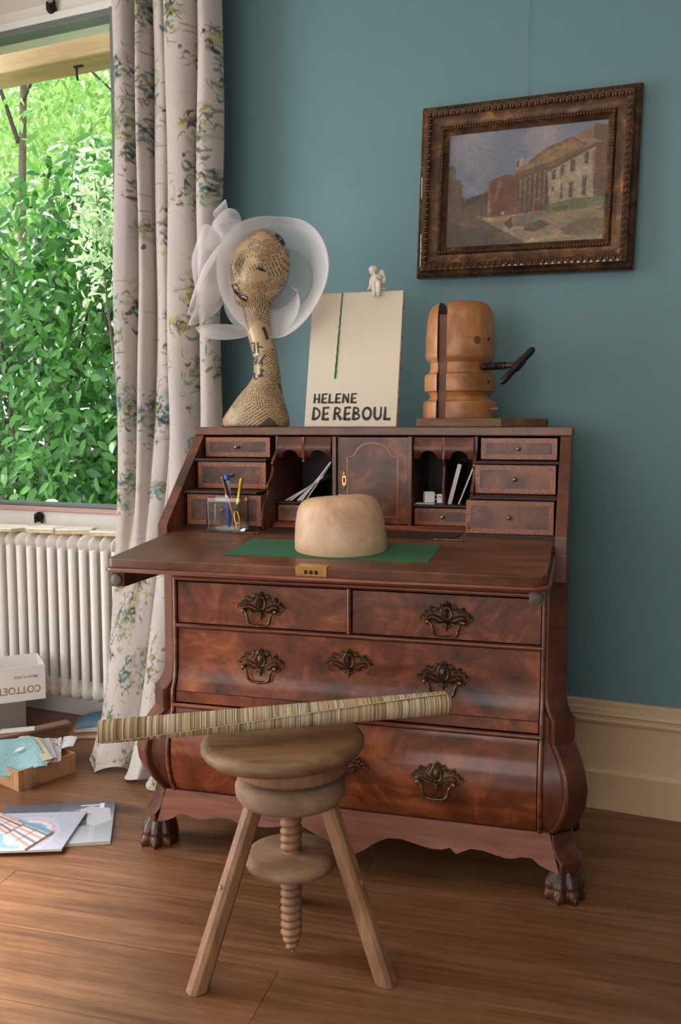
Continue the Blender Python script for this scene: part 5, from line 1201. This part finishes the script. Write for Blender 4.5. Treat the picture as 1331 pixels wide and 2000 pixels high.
# shallow cardboard tray with fabric samples
tr = open_box('cardboard_tray', 'low corrugated cardboard box on the floor holding fabric samples', (-1.89, -.578, 0), radians(75), .20, .30, .062, .004, 'cardboard')
m = MB()
for k in range(16): MB().box(.008 + k * .012, .0112 + k * .012, -.0012, .0, .003, .059).build('rib', 'cardboard', tr)
MB().box(-.0012, .0, .03, .20, .008, .054).build('end_label', 'cardboard', tr)
def swatch(label, pts, mat_cols, zfun, seed, name='fabric_sample', hatch=None, teeth=True):
    """small pinked cloth: bilinear patch between four ground points"""
    w_, h_ = 70, 60; rs_ = Raster(w_, h_, mat_cols[0]); nn = vnoise(w_, h_, (40, 40), seed); rs_.a *= (.85 + .3 * nn)[..., None]
    if hatch: hatch(rs_)
    P = np.array(pts)
    def fn(U, V):
        if teeth: Ue = .5 + (U - .5) * (1 + .02 * np.where((np.round(V * (h_ - 1)) % 4) < 2, 1, -1) * (np.abs(U - .5) > .49)); Ve = .5 + (V - .5) * (1 + .02 * np.where((np.round(U * (w_ - 1)) % 4) < 2, 1, -1) * (np.abs(V - .5) > .49))
        else: Ue, Ve = U, V
        X = (P[0, 0] * (1 - Ue) + P[1, 0] * Ue) * (1 - Ve) + (P[3, 0] * (1 - Ue) + P[2, 0] * Ue) * Ve
        Y = (P[0, 1] * (1 - Ue) + P[1, 1] * Ue) * (1 - Ve) + (P[3, 1] * (1 - Ue) + P[2, 1] * Ue) * Ve
        return X, Y, zfun(U, V, X, Y)
    o = sheet(name, fn, rs_, 'print_matte', None, 80, thick=.001); return tag(o, label, 'fabric', 'fabric samples on the cardboard tray')
def hb_dots(rs_):
    q_ = np.random.default_rng(4)
    for k in range(150): x, y = q_.random(2); a = q_.random() * 6; rs_.stroke(x, y, x + .06 * cos(a), y + .06 * sin(a), .014, c3(40, 40, 46), .9, .01, 1)
def hb_lines(rs_): rs_.a *= (.8 + .35 * vnoise(70, 60, (6, 50), 9))[..., None]
def hb_cols(rs_):
    q_ = np.random.default_rng(8)
    for k in range(60): x, y = q_.random(2); rs_.stroke(x, y, x + .05, y + .04, .02, [c3(150, 140, 110), c3(200, 190, 150), c3(120, 130, 110)][k % 3], .6, 0, 1)
def hb_print(rs_):
    q_ = np.random.default_rng(18)
    for k in range(14): y = q_.random(); rs_.stroke(.05, y, .05 + q_.uniform(.2, .8), y + .05, .008, c3(120, 140, 170), .7, 0, 1)
swatch('white printed paper sheet on top of the cardboard tray', [(-1.955, -.300), (-1.912, -.285), (-1.866, -.362), (-1.885, -.41)], [c3(228, 228, 236)], lambda U, V, X, Y: .068 + .004 * np.sin(3 * U) + .002 * V, 31, 'paper_sheet', hb_print, False)
swatch('white folded paper packet filling the back of the cardboard tray', [(-2.10, -.34), (-1.93, -.33), (-1.86, -.46), (-2.06, -.52)], [c3(214, 206, 200)], lambda U, V, X, Y: .064 + .004 * np.sin(5 * U), 36, 'paper_sheet', None, False)
swatch('black and white speckled cloth sample on the tray', [(-1.985, -.375), (-1.942, -.326), (-1.827, -.465), (-1.845, -.51)], [c3(206, 200, 200)], lambda U, V, X, Y: .079 - .012 * V + .003 * np.sin(6 * U), 32, hatch=hb_dots)
swatch('plain grey lilac cloth sample on the tray', [(-2.0, -.39), (-1.957, -.363), (-1.838, -.470), (-1.865, -.50)], [c3(186, 180, 184)], lambda U, V, X, Y: .084 - .006 * V + .002 * np.sin(4 * U + 1), 33)
swatch('yellow and cream woven cloth sample on the tray', [(-2.01, -.405), (-1.980, -.388), (-1.834, -.490), (-1.848, -.52)], [c3(200, 196, 170)], lambda U, V, X, Y: .088 - .006 * V + .002 * np.sin(5 * V), 34, hatch=hb_cols)
te = swatch('pale turquoise felt sample with a paper tag draped over the tray end', [(-2.09, -.47), (-2.0, -.396), (-1.842, -.505), (-1.965, -.60)], [c3(142, 184, 190)], lambda U, V, X, Y: .093 - np.clip(V - .25, 0, 1) * .026 - np.clip(V - .72, 0, 1) * .13 * (1 - .6 * U) + .006 * np.sin(7 * U + 2 * V) * V, 35)
tg = tag(MB().prism([(-.020, -.003), (0, -.010), (.024, .002), (.004, .010)], 'z', 0, .0012).build('paper_tag', 'card_white', None, loc=(-1.962, -.496, .0905), rot=(.15, -.05, 1.35)), 'small white paper tag lying on the turquoise felt', 'tag')
# plank offcut, scalloped card, books, clear film
e = thing('wood_offcut', 'thin greyish wood strip lying across the back corner of the cardboard tray', 'board', (-2.135, -.35, .0625), (0, .0, radians(62)))
MB().box(-.16, .20, -.022, .022, .0, .010).build('strip', 'board_wood', e, bevel=.0015); MB().box(-.16, .20, -.0225, -.0215, .002, .008).build('edge_strip', 'board_wood', e)
pl = [(-.055, -.02), (.055, -.02)] + [(lerp(.055, -.055, (k + .5 * (j)) / 14), .02 + (.005 if j else 0)) for k in range(14) for j in (0, 1)]
tag(MB().prism(pl, 'z', 0, .0015).build('scalloped_card', 'card_white', None, loc=(-2.135, -.318, .0727), rot=(0, 0, radians(40))), 'white card with scalloped edge on the wood strip by the cartons', 'card')
def book(label, loc, rz, w, d, h, mat):
    e = thing('book', label, 'book', loc, (0, 0, rz), 'small books on the floor behind the curtain')
    MB().box(-w / 2 + .003, w / 2 - .002, -d / 2 + .003, d / 2 - .003, .002, h - .002).build('pages', 'page_edge', e); MB().box(-w / 2, w / 2, -d / 2, d / 2, 0, .002).build('cover', mat, e); MB().box(-w / 2, w / 2, -d / 2, d / 2, h - .002, h).build('cover', mat, e); MB().box(-w / 2, -w / 2 + .002, -d / 2, d / 2, .002, h - .002).build('spine', mat, e)
book('small orange book lying under the blue one behind the curtain', (-2.035, -.06, 0), .5, .13, .16, .018, 'book_orange')
bk = thing('book', 'small blue book with bent cover lying on the orange one', 'book', (-2.03, -.055, .0185), (0, 0, .55), 'small books on the floor behind the curtain')
MB().prism([(-.06, 0), (.055, 0), (.055, .024), (.03, .034), (-.02, .028), (-.06, .014)], 'y', -.07, .07).build('cover', 'book_blue', bk, bevel=.002); MB().prism([(-.058, .003), (.052, .003), (.052, .021), (-.058, .012)], 'y', -.0712, -.07).build('pages', 'page_edge', bk)
fm = MB().grid(lambda u, v: (lerp(-.03, .05, u) * (1 - .5 * v), -.01 + .03 * u * v, .004 + .045 * v * (1 - .3 * u) + .006 * sin(9 * u + 5 * v)), 14, 10)
tag(fm.build('plastic_film', 'film_clear', None, 80, loc=(-1.868, -.56, 0), rot=(0, 0, radians(75))), 'crumpled scrap of clear plastic film against the cardboard tray', 'film')
# magazines
def magazine(label, pts, z0, h, ras_fn, seed, spread=1):
    P = np.array(pts, float); c = P.mean(0); e = thing('magazine', label, 'magazine', (c[0], c[1], z0), (0, 0, 0), 'magazines on the floor')
    Q = P - c; MB().prism([tuple(p * .992) for p in Q], 'z', 0.0, h - .0012).build('pages', 'page_edge', e)
    rs_ = Raster(200, 150, c3(220, 220, 224)); ras_fn(rs_)
    def fn(U, V):
        X = (Q[0, 0] * (1 - U) + Q[1, 0] * U) * (1 - V) + (Q[3, 0] * (1 - U) + Q[2, 0] * U) * V; Y = (Q[0, 1] * (1 - U) + Q[1, 1] * U) * (1 - V) + (Q[3, 1] * (1 - U) + Q[2, 1] * U) * V
        return X, Y, np.full_like(U, h - .0005)
    sheet('cover', fn, rs_, 'print_gloss', e, None, thick=.001)
def art_grey(r):
    n_ = vnoise(200, 150, (6, 5), 41); r.a[:] = np.array(c3(176, 180, 192)); r.a *= (1.12 - .5 * (1 - r.Y))[..., None]
    d = np.clip(1.15 - r.Y * 2.4, 0, 1)[..., None]; r.a = r.a * (1 - d) + np.array(c3(84, 92, 106)) * d
    r.poly([(.0, .0), (.55, .0), (.5, .25), (.3, .42), (.0, .5)], c3(78, 86, 100), .7); r.poly([(.62, .25), (.78, .12), (.95, .2), (.98, .5), (.86, .62), (.66, .5)], c3(204, 206, 214), .9)
    r.poly([(.58, .28), (.68, .22), (.76, .32), (.77, .6), (.62, .62), (.6, .5)], c3(74, 78, 90), .95); r.poly([(.62, .42), (.72, .4), (.73, .55), (.63, .56)], c3(120, 124, 134), .9)
    for x0, y0, x1, y1 in ((.69, .085, .90, .115), (.86, .06, .90, .18)): r.poly([(x0, y0), (x1, y0), (x1, y1), (x0, y1)], c3(236, 236, 240))
    for k in range(7): y = .52 + k * .065; r.poly([(.80, y), (.84, y), (.84, y + .05), (.80, y + .05)], c3(206, 208, 214), .8); r.poly([(.81, y + .012), (.83, y + .012), (.83, y + .036), (.81, y + .036)], c3(160, 164, 176), .8)
def art_pastel(r):
    q_ = np.random.default_rng(51); n_ = vnoise(200, 150, (90, 70), 52); d = np.hypot((r.X - .42) * 1.15, (r.Y - .62) * .95)
    r.a[:] = np.array(c3(186, 190, 212))
    for lo, hi, col_ in ((0, .17, (214, 216, 228)), (.17, .235, (232, 232, 238)), (.235, .315, (138, 184, 208)), (.315, .38, (222, 222, 230)), (.38, .42, (214, 184, 192)), (.42, .47, (200, 204, 222))):
        k = (d + .03 * (n_ - .5) >= lo) & (d + .03 * (n_ - .5) < hi); r.a[k] = np.array(c3(*col_))
    r.a *= (.86 + .26 * n_)[..., None]
def art_orange(r):
    r.a[:] = np.array(c3(222, 218, 218))
    for k, (o_, col_) in enumerate(((.0, (222, 146, 126)), (.2, (128, 126, 134)), (.42, (226, 158, 140)), (.62, (120, 120, 130)), (.8, (222, 146, 126)))):
        r.poly([(o_, 0), (o_ + .12, 0), (o_ + .12, .55), (o_, .55)], c3(*col_)); r.poly([(o_ + .1, .5), (o_ + .2, .5), (o_ + .2, 1), (o_ + .1, 1)], c3(*col_), .9)
    for y in (.3, .52, .76): r.poly([(0, y), (1, y), (1, y + .012), (0, y + .012)], c3(96, 84, 92))
    r.poly([(.84, 0), (1, 0), (1, 1), (.84, 1)], c3(118, 156, 184)); r.poly([(.84, .0), (1, .0), (1, .35), (.84, .42)], c3(214, 170, 140), .8)
magazine('grey photo magazine with white lettering partly under the pastel one', [(-1.838, -.690), (-1.575, -.530), (-1.428, -.746), (-1.690, -.906)], 0, .0085, art_grey, 1)
magazine('pastel blue magazine with a dotted circle lying on the grey one', [(-1.79, -.735), (-1.593, -.634), (-1.506, -.842), (-1.703, -.943)], .0088, .006, art_pastel, 2)
magazine('striped orange and grey magazine lying topmost on the pastel one', [(-1.81, -.79), (-1.80, -.745), (-1.587, -.778), (-1.585, -.886)], .0150, .005, art_orange, 3)
